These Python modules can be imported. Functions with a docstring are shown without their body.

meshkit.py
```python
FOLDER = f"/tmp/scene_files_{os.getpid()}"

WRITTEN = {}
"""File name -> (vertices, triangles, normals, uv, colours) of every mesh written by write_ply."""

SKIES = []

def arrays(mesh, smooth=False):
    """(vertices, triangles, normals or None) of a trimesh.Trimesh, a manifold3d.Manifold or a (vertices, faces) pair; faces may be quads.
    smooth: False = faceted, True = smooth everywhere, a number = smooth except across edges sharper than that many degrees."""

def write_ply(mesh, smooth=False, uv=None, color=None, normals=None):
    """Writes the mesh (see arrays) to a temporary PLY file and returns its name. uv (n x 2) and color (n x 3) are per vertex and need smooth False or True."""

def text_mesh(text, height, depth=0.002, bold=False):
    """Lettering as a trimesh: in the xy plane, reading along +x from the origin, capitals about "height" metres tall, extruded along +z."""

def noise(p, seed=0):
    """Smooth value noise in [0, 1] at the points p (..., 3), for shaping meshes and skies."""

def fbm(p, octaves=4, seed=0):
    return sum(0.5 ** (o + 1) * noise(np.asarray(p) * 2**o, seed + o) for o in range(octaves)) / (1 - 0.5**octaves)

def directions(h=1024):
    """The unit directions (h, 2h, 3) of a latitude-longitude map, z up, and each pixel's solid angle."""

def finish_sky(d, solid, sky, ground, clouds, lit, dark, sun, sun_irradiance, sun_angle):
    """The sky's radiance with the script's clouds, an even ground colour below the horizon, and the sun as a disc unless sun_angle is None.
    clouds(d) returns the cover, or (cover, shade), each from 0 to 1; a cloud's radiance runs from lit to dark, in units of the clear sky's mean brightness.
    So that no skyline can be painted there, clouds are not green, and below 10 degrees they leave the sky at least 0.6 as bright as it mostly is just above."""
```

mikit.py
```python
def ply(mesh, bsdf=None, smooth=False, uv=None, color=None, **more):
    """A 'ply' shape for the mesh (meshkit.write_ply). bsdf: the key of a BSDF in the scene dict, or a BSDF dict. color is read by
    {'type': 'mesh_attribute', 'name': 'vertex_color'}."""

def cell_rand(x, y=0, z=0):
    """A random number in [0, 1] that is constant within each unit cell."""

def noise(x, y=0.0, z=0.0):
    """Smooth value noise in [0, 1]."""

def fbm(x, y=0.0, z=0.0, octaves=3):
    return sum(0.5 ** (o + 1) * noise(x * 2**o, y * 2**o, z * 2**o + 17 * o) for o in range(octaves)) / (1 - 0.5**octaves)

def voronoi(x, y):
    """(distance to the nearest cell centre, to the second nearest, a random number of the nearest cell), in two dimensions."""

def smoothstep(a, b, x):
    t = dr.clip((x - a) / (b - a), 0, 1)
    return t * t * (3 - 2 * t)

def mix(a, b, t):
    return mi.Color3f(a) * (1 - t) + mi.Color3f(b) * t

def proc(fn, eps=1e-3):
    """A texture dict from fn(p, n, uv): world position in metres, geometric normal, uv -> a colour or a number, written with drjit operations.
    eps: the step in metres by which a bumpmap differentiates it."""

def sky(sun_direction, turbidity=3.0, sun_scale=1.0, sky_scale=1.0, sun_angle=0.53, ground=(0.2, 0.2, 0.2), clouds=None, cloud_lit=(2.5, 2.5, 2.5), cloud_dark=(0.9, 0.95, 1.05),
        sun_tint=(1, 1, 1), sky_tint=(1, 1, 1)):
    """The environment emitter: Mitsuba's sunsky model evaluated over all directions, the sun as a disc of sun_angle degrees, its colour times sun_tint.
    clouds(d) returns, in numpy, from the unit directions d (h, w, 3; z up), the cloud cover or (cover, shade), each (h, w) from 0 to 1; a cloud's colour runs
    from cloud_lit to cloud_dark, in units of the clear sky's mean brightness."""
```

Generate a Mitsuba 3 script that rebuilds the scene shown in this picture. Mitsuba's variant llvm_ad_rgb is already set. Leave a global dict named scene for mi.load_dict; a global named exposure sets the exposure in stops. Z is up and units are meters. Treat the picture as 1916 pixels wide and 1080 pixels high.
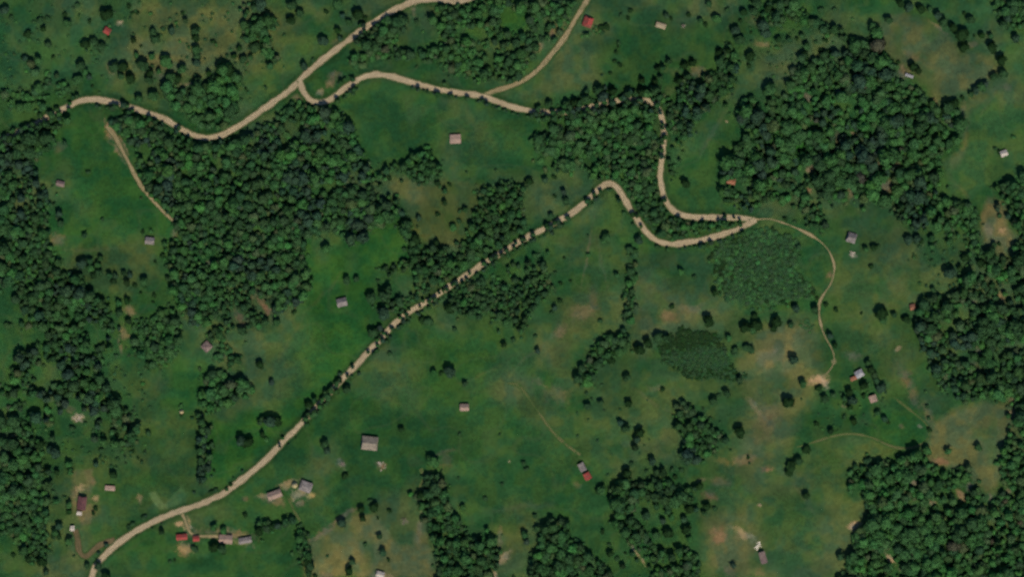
import math, random
import numpy as np
import drjit as dr
import mitsuba as mi
import mikit, meshkit, trimesh, shapely
from shapely.geometry import Polygon, LineString
from mikit import proc, ply, noise, fbm, smoothstep, mix

T = mi.ScalarTransform4f
scene = {"type": "scene"}
labels = {}
rng = np.random.default_rng(7)
random.seed(7)

# ------------------------------------------------------------------ camera, sky, exposure
# plan: one survey unit is 0.4 m; survey origin at the upper left corner of the valley map, x east, y south
M = 0.4
CAM_H = 2500.0
HALF_W = 958 * M
scene["camera"] = {
    "type": "thinlens", "fov_axis": "x", "fov": 2 * math.degrees(math.atan(HALF_W / CAM_H)),
    "to_world": T().look_at(origin=[0, 0, CAM_H], target=[0, 0, 0], up=[0, 1, 0]),
    "aperture_radius": 0.95, "focus_distance": CAM_H * 0.5,
    "near_clip": 10.0, "far_clip": 20000.0,
}
SUN = (0.17, -0.53, 0.83)
scene["sky"] = mikit.sky(SUN, turbidity=3, ground=(0.03, 0.05, 0.03))
exposure = 1.5

# ------------------------------------------------------------------ plan helpers
def wx(px): return (np.asarray(px, float) - 958) * M
def wy(py): return (540 - np.asarray(py, float)) * M

def height_raw(x, y):
    p = np.stack([np.asarray(x, float), np.asarray(y, float), np.zeros_like(np.asarray(x, float))], -1)
    h = 16 * (meshkit.fbm(p / 190.0, 3, seed=3) - 0.5)
    h += 1.1 * (meshkit.fbm(p / 22.0 + 9.1, 2, seed=11) - 0.5)
    return h

def axis(half):
    fine = np.arange(-half, half + 0.1, 1.7)
    grow, s, e = [], 2.2, fine[-1]
    while e < 5000:
        e += s; s *= 1.28; grow.append(e)
    grow = np.array(grow)
    return np.concatenate([-grow[::-1], fine, grow])

GX, GY = axis(400), axis(232)
gxx, gyy = np.meshgrid(GX, GY, indexing="ij")
GZ = height_raw(gxx, gyy)

def height(x, y):
    x, y = np.asarray(x, float), np.asarray(y, float)
    i = np.clip(np.searchsorted(GX, x) - 1, 0, len(GX) - 2)
    j = np.clip(np.searchsorted(GY, y) - 1, 0, len(GY) - 2)
    u = (x - GX[i]) / (GX[i + 1] - GX[i]); v = (y - GY[j]) / (GY[j + 1] - GY[j])
    return (GZ[i, j] * (1 - u) * (1 - v) + GZ[i + 1, j] * u * (1 - v) + GZ[i, j + 1] * (1 - u) * v + GZ[i + 1, j + 1] * u * v)

def lin(r, g, b, k=1.12):
    c = np.array([r, g, b]) / 255.0
    c = np.where(c <= 0.04045, c / 12.92, ((c + 0.055) / 1.055) ** 2.4)
    return tuple(float(v) / k for v in c)

def struct(key, label=None, cat=None):
    labels[key] = {"kind": "structure"}
    if label: labels[key]["label"] = label
    if cat: labels[key]["category"] = cat

count = {}
def numbered(name):
    n = count.get(name, 0); count[name] = n + 1
    return name if n == 0 else f"{name}_{n:03d}"

# ------------------------------------------------------------------ centre lines of roads and tracks
ROAD_A = [(-30, 276), (0, 262), (50, 240), (90, 218), (120, 202), (150, 187), (175, 185), (200, 189), (222, 193), (253, 204), (280, 211), (300, 218), (320, 228), (334, 239), (350, 247), (370, 256), (392, 258), (420, 251), (445, 236), (479, 213), (504, 196), (529, 177), (546, 163), (561, 149), (579, 131), (604, 110), (629, 91), (654, 72), (676, 56), (691, 46), (719, 27), (744, 14), (766, 4), (790, -4)]
ROAD_A2 = [(766, 4), (800, -4), (829, -1), (854, 3), (879, -3), (900, -12)]
ROAD_B = [(561, 149), (564, 163), (571, 178), (584, 189), (599, 192), (619, 185), (641, 167), (664, 151), (681, 143), (704, 138), (729, 141), (754, 149), (779, 156), (804, 163), (829, 169), (869, 174), (904, 179), (929, 189), (958, 200), (983, 205), (1015, 211), (1063, 209), (1108, 200), (1130, 192), (1158, 187), (1198, 186), (1223, 191), (1235, 207), (1241, 230), (1243, 250), (1239, 295), (1235, 325), (1238, 352), (1244, 374), (1255, 390), (1268, 400), (1290, 406), (1320, 407), (1358, 407), (1392, 408), (1408, 411)]
ROAD_C = [(1414, 410), (1406, 415), (1395, 421), (1378, 430), (1353, 438), (1328, 446), (1303, 451), (1278, 455), (1253, 457), (1235, 453), (1220, 445), (1208, 432), (1198, 419), (1183, 397), (1170, 375), (1160, 357), (1150, 346), (1140, 342), (1128, 346), (1113, 360), (1098, 376), (1080, 391), (1063, 403), (1033, 420), (995, 440), (958, 461), (930, 477), (904, 494), (879, 511), (839, 537), (816, 554), (791, 570), (761, 587), (739, 605), (719, 627), (701, 647), (679, 671), (661, 690), (639, 711), (611, 741), (586, 769), (561, 797), (529, 828), (509, 850), (486, 871), (450, 901), (425, 920), (400, 934), (362, 949), (325, 960), (290, 975), (250, 997), (215, 1022), (195, 1041), (180, 1058), (173, 1075), (168, 1110)]
TRACK_N = [(904, 178), (930, 168), (958, 160), (984, 148), (1002, 134), (1020, 116), (1040, 92), (1058, 67), (1078, 32), (1098, 1), (1110, -20)]
TRACK_E = [(1408, 411), (1437, 409), (1452, 412), (1475, 420), (1500, 431), (1525, 444), (1544, 459), (1555, 475), (1562, 495), (1561, 515), (1554, 534), (1540, 553), (1533, 568), (1533, 590), (1537, 612), (1546, 635), (1556, 650), (1562, 668), (1561, 681), (1553, 694), (1540, 707)]
TRACK_S = [(1672, 743), (1690, 757), (1705, 769), (1725, 785), (1739, 800), (1741, 818), (1725, 834), (1700, 841), (1675, 839), (1655, 831), (1640, 823), (1615, 815), (1585, 812), (1555, 818), (1525, 828), (1490, 838)]
TRACK_M = [(948, 718), (966, 719), (976, 727), (986, 741), (1000, 761), (1020, 790), (1036, 812), (1060, 834), (1086, 852)]
TRACK_W = [(200, 236), (212, 250), (223, 270), (240, 302), (252, 326), (265, 350), (283, 371), (307, 398), (325, 413)]
DRIVE = [(141, 992), (146, 1005), (147, 1025), (152, 1038), (160, 1043), (170, 1036), (182, 1024), (196, 1016), (216, 1012)]
YARD_W = [(340, 958), (347, 972), (352, 988), (360, 1002), (380, 1004), (410, 1004)]
YARD_E = [(538, 930), (546, 945), (552, 958), (562, 975)]
SPUR = [(787, 878), (795, 895), (785, 915), (780, 930)]

def smooth_line(pts, step=2.0):
    p = np.array(pts, float)
    for _ in range(3):
        q = np.empty((2 * (len(p) - 1), 2))
        q[0::2] = .75 * p[:-1] + .25 * p[1:]; q[1::2] = .25 * p[:-1] + .75 * p[1:]
        p = np.vstack([p[:1], q, p[-1:]])
    s = np.concatenate([[0], np.cumsum(np.hypot(*np.diff(p, axis=0).T))])
    t = np.linspace(0, s[-1], max(int(s[-1] / step), 4))
    return np.stack([np.interp(t, s, p[:, 0]), np.interp(t, s, p[:, 1])], -1), t

# ------------------------------------------------------------------ the ground: meadows, pastures, bare soil
TAN, DRY, GRN, LUSH, BLUE, DULL, SOIL, RED, PALE = (lin(75, 90, 64), lin(66, 84, 52), lin(44, 80, 42), lin(40, 82, 37), lin(40, 69, 44), lin(46, 68, 44), lin(116, 106, 86), lin(108, 92, 76), lin(158, 146, 122))
FIELDS = [  # plan outline, colour, soft edge, strength
    ([(0, 0), (250, 0), (300, 60), (280, 110), (170, 140), (60, 190), (0, 190)], lin(46, 80, 50), 40, .8),
    ([(240, 0), (470, 0), (560, 40), (540, 120), (470, 150), (420, 130), (300, 160), (225, 140), (245, 80)], lin(74, 88, 56), 30, .85),
    ([(500, 60), (610, 80), (560, 140), (470, 200), (440, 180), (480, 110)], lin(58, 84, 48), 20, .7),
    ([(75, 290), (120, 235), (195, 230), (240, 300), (320, 410), (325, 440), (300, 480), (110, 480), (95, 430), (70, 330)], lin(42, 82, 41), 8, .9),
    ([(120, 455), (300, 450), (300, 520), (240, 560), (180, 540), (110, 500)], lin(60, 80, 48), 14, .7),
    ([(650, 215), (700, 155), (860, 185), (960, 215), (1005, 240), (990, 290), (990, 340), (880, 345), (730, 310), (690, 310)], lin(41, 76, 42), 8, .8),
    ([(722, 335), (760, 325), (800, 345), (850, 335), (905, 345), (895, 390), (875, 430), (850, 465), (800, 462), (770, 430), (752, 390)], lin(66, 82, 47), 9, .9),
    ([(570, 450), (640, 445), (740, 415), (760, 450), (765, 480), (705, 500), (690, 560), (720, 620), (640, 700), (540, 800), (420, 900), (385, 900), (390, 790), (470, 750), (500, 640), (570, 560)], LUSH, 14, .9),
    ([(690, 690), (850, 600), (980, 620), (1000, 660), (940, 720), (800, 760), (620, 800), (560, 830)], lin(41, 78, 38), 26, .8),
    ([(560, 840), (640, 760), (800, 780), (820, 850), (780, 900), (770, 990), (690, 930), (560, 950), (470, 900)], lin(39, 74, 40), 22, .7),
    ([(1050, 50), (1110, 0), (1380, 0), (1400, 70), (1350, 100), (1290, 110), (1240, 120), (1200, 150), (1110, 160), (1010, 190), (950, 180), (1020, 140)], lin(40, 72, 40), 14, .7),
    ([(1100, 0), (1400, 0), (1410, 30), (1380, 60), (1090, 60)], lin(46, 78, 48), 20, .6),
    ([(1400, 60), (1480, 80), (1480, 150), (1400, 170), (1370, 230), (1280, 300), (1250, 320), (1280, 260), (1370, 165), (1385, 110)], lin(54, 84, 50), 10, .85),
    ([(1470, 10), (1680, 0), (1660, 60), (1640, 100), (1580, 90), (1540, 40)], lin(44, 82, 44), 12, .8),
    ([(1655, 30), (1690, 25), (1740, 40), (1785, 80), (1800, 105), (1850, 100), (1870, 130), (1850, 150), (1800, 175), (1755, 205), (1735, 165), (1690, 130), (1652, 95)], lin(68, 84, 54), 7, .95),
    ([(1700, 0), (1860, 0), (1916, 90), (1916, 150), (1870, 130), (1820, 70)], lin(52, 86, 52), 18, .8),
    ([(1800, 170), (1916, 140), (1916, 322), (1860, 340), (1808, 374), (1766, 330), (1757, 300), (1798, 275), (1800, 215)], lin(52, 84, 47), 7, .9),
    ([(1797, 200), (1830, 175), (1880, 155), (1860, 175), (1812, 215), (1808, 280), (1775, 320), (1810, 368), (1760, 305), (1798, 275)], lin(84, 92, 60), 8, .6),
    ([(1834, 398), (1850, 372), (1880, 380), (1886, 420), (1898, 450), (1897, 478), (1878, 480), (1842, 465), (1836, 430)], lin(92, 94, 64), 7, .95),
    ([(1540, 460), (1640, 430), (1740, 470), (1760, 540), (1710, 600), (1720, 680), (1770, 760), (1690, 720), (1570, 700), (1560, 560)], lin(56, 83, 46), 20, .8),
    ([(1565, 420), (1650, 400), (1690, 430), (1640, 520), (1570, 480)], lin(40, 72, 42), 25, .6),
    ([(1195, 470), (1330, 470), (1335, 560), (1300, 575), (1200, 590), (1178, 585)], lin(40, 69, 44), 9, .9),
    ([(1000, 460), (1090, 400), (1150, 370), (1190, 450), (1175, 600), (1150, 625), (1060, 640), (1020, 600), (1040, 540)], lin(50, 80, 44), 18, .8),
    ([(1010, 640), (1060, 570), (1110, 540), (1130, 600), (1080, 640), (1030, 680)], lin(78, 90, 58), 22, .6),
    ([(1185, 600), (1240, 590), (1330, 565), (1340, 590), (1270, 612), (1200, 620)], lin(86, 94, 62), 12, .6),
    ([(1120, 700), (1240, 680), (1390, 720), (1370, 800), (1280, 760), (1250, 860), (1150, 880), (1080, 800)], lin(60, 86, 50), 24, .85),
    ([(930, 730), (1010, 720), (1110, 830), (1150, 880), (1080, 860), (1000, 800)], lin(64, 84, 52), 22, .6),
    ([(1390, 620), (1480, 590), (1530, 600), (1540, 700), (1510, 760), (1440, 860), (1380, 850), (1400, 740)], lin(84, 97, 62), 26, .85),
    ([(1460, 600), (1500, 620), (1490, 700), (1400, 720), (1380, 680)], lin(98, 102, 74), 20, .4),
    ([(1500, 850), (1530, 826), (1600, 816), (1680, 842), (1660, 858), (1590, 880), (1580, 940), (1620, 940), (1626, 980), (1600, 992), (1545, 960), (1510, 910)], lin(66, 90, 50), 11, .85),
    ([(1640, 770), (1700, 780), (1738, 805), (1735, 832), (1700, 840), (1655, 828), (1610, 812)], lin(42, 84, 42), 8, .85),
    ([(1740, 800), (1790, 760), (1890, 752), (1896, 800), (1876, 880), (1870, 920), (1850, 940), (1830, 910), (1780, 880), (1700, 850), (1738, 835)], lin(79, 91, 60), 10, .95),
    ([(1300, 900), (1400, 860), (1480, 890), (1540, 960), (1600, 1000), (1560, 1080), (1330, 1080), (1320, 980)], lin(58, 84, 49), 22, .75),
    ([(1430, 890), (1500, 890), (1560, 970), (1560, 1040), (1470, 1040), (1440, 960)], lin(48, 80, 45), 24, .6),
    ([(1320, 970), (1400, 960), (1430, 1030), (1400, 1080), (1320, 1080)], lin(84, 92, 64), 24, .65),
    ([(840, 860), (1060, 800), (1160, 900), (1150, 990), (1060, 960), (940, 1000), (860, 960)], lin(48, 82, 44), 24, .75),
    ([(925, 990), (1000, 960), (1020, 990), (1000, 1040), (980, 1080), (920, 1080)], lin(70, 88, 52), 16, .8),
    ([(573, 1022), (620, 988), (672, 957), (700, 962), (735, 1005), (748, 1024), (772, 1020), (784, 955), (800, 1005), (812, 1080), (570, 1080)], lin(93, 100, 64), 6, .95),
    ([(270, 700), (380, 760), (370, 900), (270, 880), (180, 900), (150, 860), (200, 800)], lin(56, 82, 46), 20, .7),
    ([(340, 590), (410, 640), (400, 700), (360, 780), (300, 760), (330, 680)], lin(40, 84, 42), 16, .8),
    ([(220, 880), (350, 900), (340, 960), (230, 990)], lin(42, 74, 40), 24, .7),
    ([(260, 1000), (570, 1000), (560, 1080), (200, 1080)], lin(40, 76, 40), 18, .7),
    ([(90, 890), (200, 870), (190, 1080), (0, 1080), (20, 1010), (90, 1000)], lin(54, 82, 46), 18, .7),
    ([(280, 921), (291, 919), (319, 950), (301, 953)], lin(70, 104, 68), 2.5, .9),
    ([(338, 910), (352, 924), (324, 952), (309, 946)], lin(60, 100, 60), 4, .8),
    ([(135, 885), (178, 882), (172, 935), (140, 935)], lin(84, 92, 66), 5, .8),
    ([(372, 1010), (400, 1012), (396, 1045), (350, 1046)], lin(60, 98, 56), 4, .7),
]
SPOTS = [  # plan centre, radii, turn, colour, strength: bare, trodden or eroded places
    (1327, 930, 12, 9, 30, RED, .75), (1346, 1004, 17, 13, 0, RED, .7), (1390, 1000, 24, 8, 25, PALE, .45), (1437, 880, 12, 8, 0, RED, .8), (1601, 986, 11, 6, -45, PALE, .9),
    (1600, 664, 16, 9, 20, SOIL, .6), (1698, 712, 12, 24, -25, RED, .55), (1715, 745, 8, 18, -30, SOIL, .4), (1090, 585, 26, 14, -30, SOIL, .45), (1045, 622, 18, 11, -25, SOIL, .6), (1110, 565, 9, 25, 0, RED, .3),
    (1247, 592, 15, 10, 10, RED, .5), (1300, 577, 24, 9, -12, SOIL, .4), (1440, 668, 26, 17, -20, SOIL, .3), (1432, 800, 22, 28, 0, RED, .3), (1440, 772, 25, 20, 0, SOIL, .3), (1850, 432, 9, 14, 0, SOIL, .5), (1878, 432, 7, 9, 0, PALE, .45),
    (495, 572, 7, 22, -38, RED, 1.), (448, 592, 7, 11, -30, RED, .7), (455, 608, 10, 6, 0, RED, .5), (395, 491, 6, 5, 0, SOIL, .7), (247, 582, 11, 9, 0, SOIL, .6), (237, 620, 8, 12, 0, SOIL, .5), (226, 652, 4, 14, -10, SOIL, .5),
    (145, 783, 9, 7, 30, PALE, .8), (133, 765, 8, 6, 30, RED, .4), (106, 445, 12, 14, -30, SOIL, .55), (204, 244, 10, 20, -28, lin(150, 122, 96), 1.), (228, 283, 6, 26, -20, lin(140, 116, 92), .8), (325, 437, 7, 9, 0, SOIL, .5), (110, 275, 14, 8, -20, SOIL, .35),
    (225, 43, 8, 5, 10, PALE, .8), (620, 153, 9, 13, 25, SOIL, .8), (598, 176, 9, 6, -20, PALE, .5), (632, 142, 12, 6, 10, SOIL, .4), (553, 182, 11, 6, -10, SOIL, .6), (623, 80, 7, 6, 0, SOIL, .6),
    (772, 14, 5, 13, 0, SOIL, .6), (800, 40, 12, 30, 0, DRY, .8), (960, 40, 26, 22, 0, lin(48, 92, 40), .8), (1035, 62, 6, 15, 30, RED, .7), (1062, 25, 5, 10, 30, RED, .5), (1012, 88, 6, 10, 30, SOIL, .6), (880, 62, 30, 14, 0, lin(46, 88, 40), .7),
    (1357, 228, 4, 4, 0, PALE, .6), (1304, 138, 16, 9, 0, SOIL, .55), (1255, 132, 14, 8, 0, DRY, .6), (1254, 172, 11, 11, 0, DRY, .7), (1415, 40, 16, 16, 0, SOIL, .3), (1425, 82, 12, 7, 0, SOIL, .5),
    (1705, 105, 26, 8, 20, RED, .35), (1690, 135, 8, 12, 0, SOIL, .8), (1750, 50, 28, 4, 35, SOIL, .5), (1815, 80, 8, 7, 0, SOIL, .5), (1800, 205, 6, 16, 10, SOIL, .35), (1885, 163, 9, 6, 0, SOIL, .4), (1748, 195, 7, 10, 0, SOIL, .5),
    (1513, 317, 8, 7, 0, SOIL, .9), (1517, 356, 6, 6, 0, RED, .9), (1659, 347, 10, 10, 0, SOIL, .95), (1556, 285, 5, 9, -20, SOIL, .8), (1645, 303, 5, 9, -25, RED, .9), (1678, 308, 6, 5, 0, SOIL, .8), (1595, 250, 8, 4, 10, SOIL, .9), (1510, 185, 5, 8, -35, SOIL, .9), (1565, 260, 7, 10, 0, RED, .6), (1593, 362, 5, 10, 0, SOIL, .6), (1697, 335, 10, 12, 0, lin(72, 104, 48), .6), (1605, 320, 8, 8, 0, lin(50, 100, 44), .5), (1492, 275, 18, 10, 0, lin(38, 98, 40), .8),
    (1678, 903, 9, 6, 20, RED, .9), (1710, 905, 10, 7, 0, SOIL, .8), (1798, 925, 6, 12, -30, SOIL, .95), (1816, 912, 6, 9, 20, SOIL, .8), (1745, 942, 9, 5, 10, SOIL, .8), (1760, 865, 14, 6, 25, RED, .8), (1633, 1000, 5, 11, -30, PALE, .7), (1667, 1045, 6, 15, -25, PALE, .8), (1690, 1071, 7, 6, 20, SOIL, .9), (1712, 905, 6, 6, 0, RED, .5), (1715, 1016, 6, 4, 0, RED, .6), (1725, 1045, 16, 9, 0, DRY, .6), (1775, 1060, 10, 10, 0, DRY, .6), (1803, 1065, 6, 12, 0, SOIL, .4), (1888, 920, 7, 7, 0, SOIL, .7), (1852, 935, 4, 12, 5, SOIL, .8),
    (1830, 655, 9, 12, -20, SOIL, .6), (1825, 690, 14, 7, 40, SOIL, .4), (1820, 565, 7, 5, 0, SOIL, .7), (1875, 560, 7, 9, 0, SOIL, .6), (1762, 590, 6, 10, 30, DRY, .8), (1775, 612, 18, 8, 15, lin(52, 88, 48), .9), (1890, 748, 6, 7, 0, SOIL, .6), (1896, 775, 6, 12, -20, SOIL, .7), (1515, 655, 15, 5, 0, DRY, .5),
    (560, 925, 14, 8, -20, PALE, .55), (540, 908, 22, 7, -22, PALE, .45), (580, 930, 9, 6, -30, lin(170, 160, 110), .6), (561, 942, 6, 5, 0, SOIL, .7), (490, 929, 12, 5, -5, PALE, .35), (712, 874, 10, 8, -20, RED, .75), (640, 868, 8, 8, 0, lin(120, 130, 120), .45), (456, 932, 10, 5, 0, RED, .5), (430, 1001, 46, 12, 4, SOIL, .75), (515, 938, 24, 8, 15, SOIL, .6), (455, 1020, 22, 6, 8, PALE, .4), (350, 985, 9, 16, -10, PALE, .8), (337, 983, 9, 6, 0, PALE, .7), (363, 1000, 20, 9, 0, SOIL, .5), (347, 1028, 16, 11, 0, lin(142, 130, 100), .8), (140, 925, 10, 24, 0, SOIL, .55), (152, 915, 12, 8, 0, PALE, .5), (165, 960, 12, 26, 10, SOIL, .45), (177, 905, 4, 10, 0, RED, .5), (182, 933, 8, 6, -10, PALE, .5), (264, 935, 5, 9, 0, PALE, .35),
    (640, 968, 40, 5, -32, SOIL, .7), (600, 1000, 36, 5, -33, SOIL, .7), (785, 990, 5, 30, 0, SOIL, .45), (795, 905, 6, 26, 20, SOIL, .55), (812, 872, 12, 5, 0, SOIL, .4), (835, 850, 24, 5, -20, SOIL, .35), (838, 867, 10, 14, 15, RED, .3), (945, 1046, 7, 14, 35, PALE, .75), (938, 1005, 5, 24, 3, SOIL, .45), (927, 1075, 5, 9, 10, PALE, .7), (713, 1078, 16, 8, 0, PALE, .5), (610, 1078, 12, 6, 0, RED, .4), (1365, 1072, 10, 9, 0, RED, .5), (1345, 905, 20, 8, 0, SOIL, .4), (1425, 945, 4, 3, 0, PALE, .7), (1312, 900, 12, 6, 0, SOIL, .4), (1420, 1072, 12, 10, 0, SOIL, .4), (1390, 862, 18, 9, -15, SOIL, .5), (1355, 868, 14, 6, 20, lin(120, 116, 70), .5), (1595, 475, 8, 6, 0, PALE, .6), (1078, 905, 10, 9, -30, SOIL, .35), (954, 866, 3, 3, 0, PALE, .7), (1552, 513, 6, 6, 0, RED, .6), (1530, 712, 15, 11, -10, PALE, .9), (1541, 722, 8, 8, 0, PALE, .7), (1565, 676, 5, 7, 0, PALE, .6), (1677, 655, 5, 4, 0, PALE, .5), (1690, 797, 6, 4, 0, SOIL, .5), (1720, 798, 5, 4, 0, PALE, .5), (1577, 764, 5, 5, 0, SOIL, .5), (1453, 660, 6, 5, 0, PALE, .3), (1740, 775, 8, 20, -10, SOIL, .35), (1228, 725, 20, 8, 0, SOIL, .3), (1010, 720, 16, 8, 30, SOIL, .3), (1040, 740, 30, 18, 30, SOIL, .3),
    (530, 655, 4, 75, 32, DRY, .55), (610, 545, 3, 60, 40, DRY, .4), (1000, 660, 4, 60, 48, TAN, .5), (905, 700, 4, 50, 66, DRY, .5), (1178, 1015, 3, 46, -32, PALE, .55), (1098, 480, 3, 60, 10, SOIL, .35), (1130, 500, 4, 50, -15, TAN, .5), (820, 905, 3, 40, 20, DRY, .5), (1500, 930, 4, 50, -35, TAN, .5), (1850, 190, 3, 40, 30, TAN, .5), (1335, 245, 5, 60, 28, TAN, .55), (300, 690, 3, 60, 10, DRY, .4), (165, 465, 60, 3, 0, TAN, .4), (470, 560, 4, 30, 40, SOIL, .4), (880, 245, 40, 3, -10, DRY, .4), (1640, 560, 50, 6, 20, DRY, .4), (1215, 750, 40, 4, 30, TAN, .5), (1180, 830, 30, 8, 10, TAN, .5), (985, 950, 50, 6, -6, TAN, .45), (1410, 760, 20, 6, 50, PALE, .3),
    (1855, 410, 8, 12, 0, BLUE, .4), (300, 110, 20, 14, 0, SOIL, .15), (205, 128, 8, 14, 0, SOIL, .4), (350, 158, 20, 5, 0, SOIL, .6), (300, 140, 16, 6, 10, SOIL, .4), (455, 8, 6, 20, 0, RED, .3), (497, 28, 10, 4, 0, RED, .3),
]

VERGE_LINES = []
for line in (ROAD_A, ROAD_A2, ROAD_B, ROAD_C):
    q = np.array(LineString(smooth_line(line, 4)[0]).simplify(1.6).coords)
    VERGE_LINES += [(*map(float, q[k]), *map(float, q[k + 1])) for k in range(len(q) - 1)]

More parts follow.
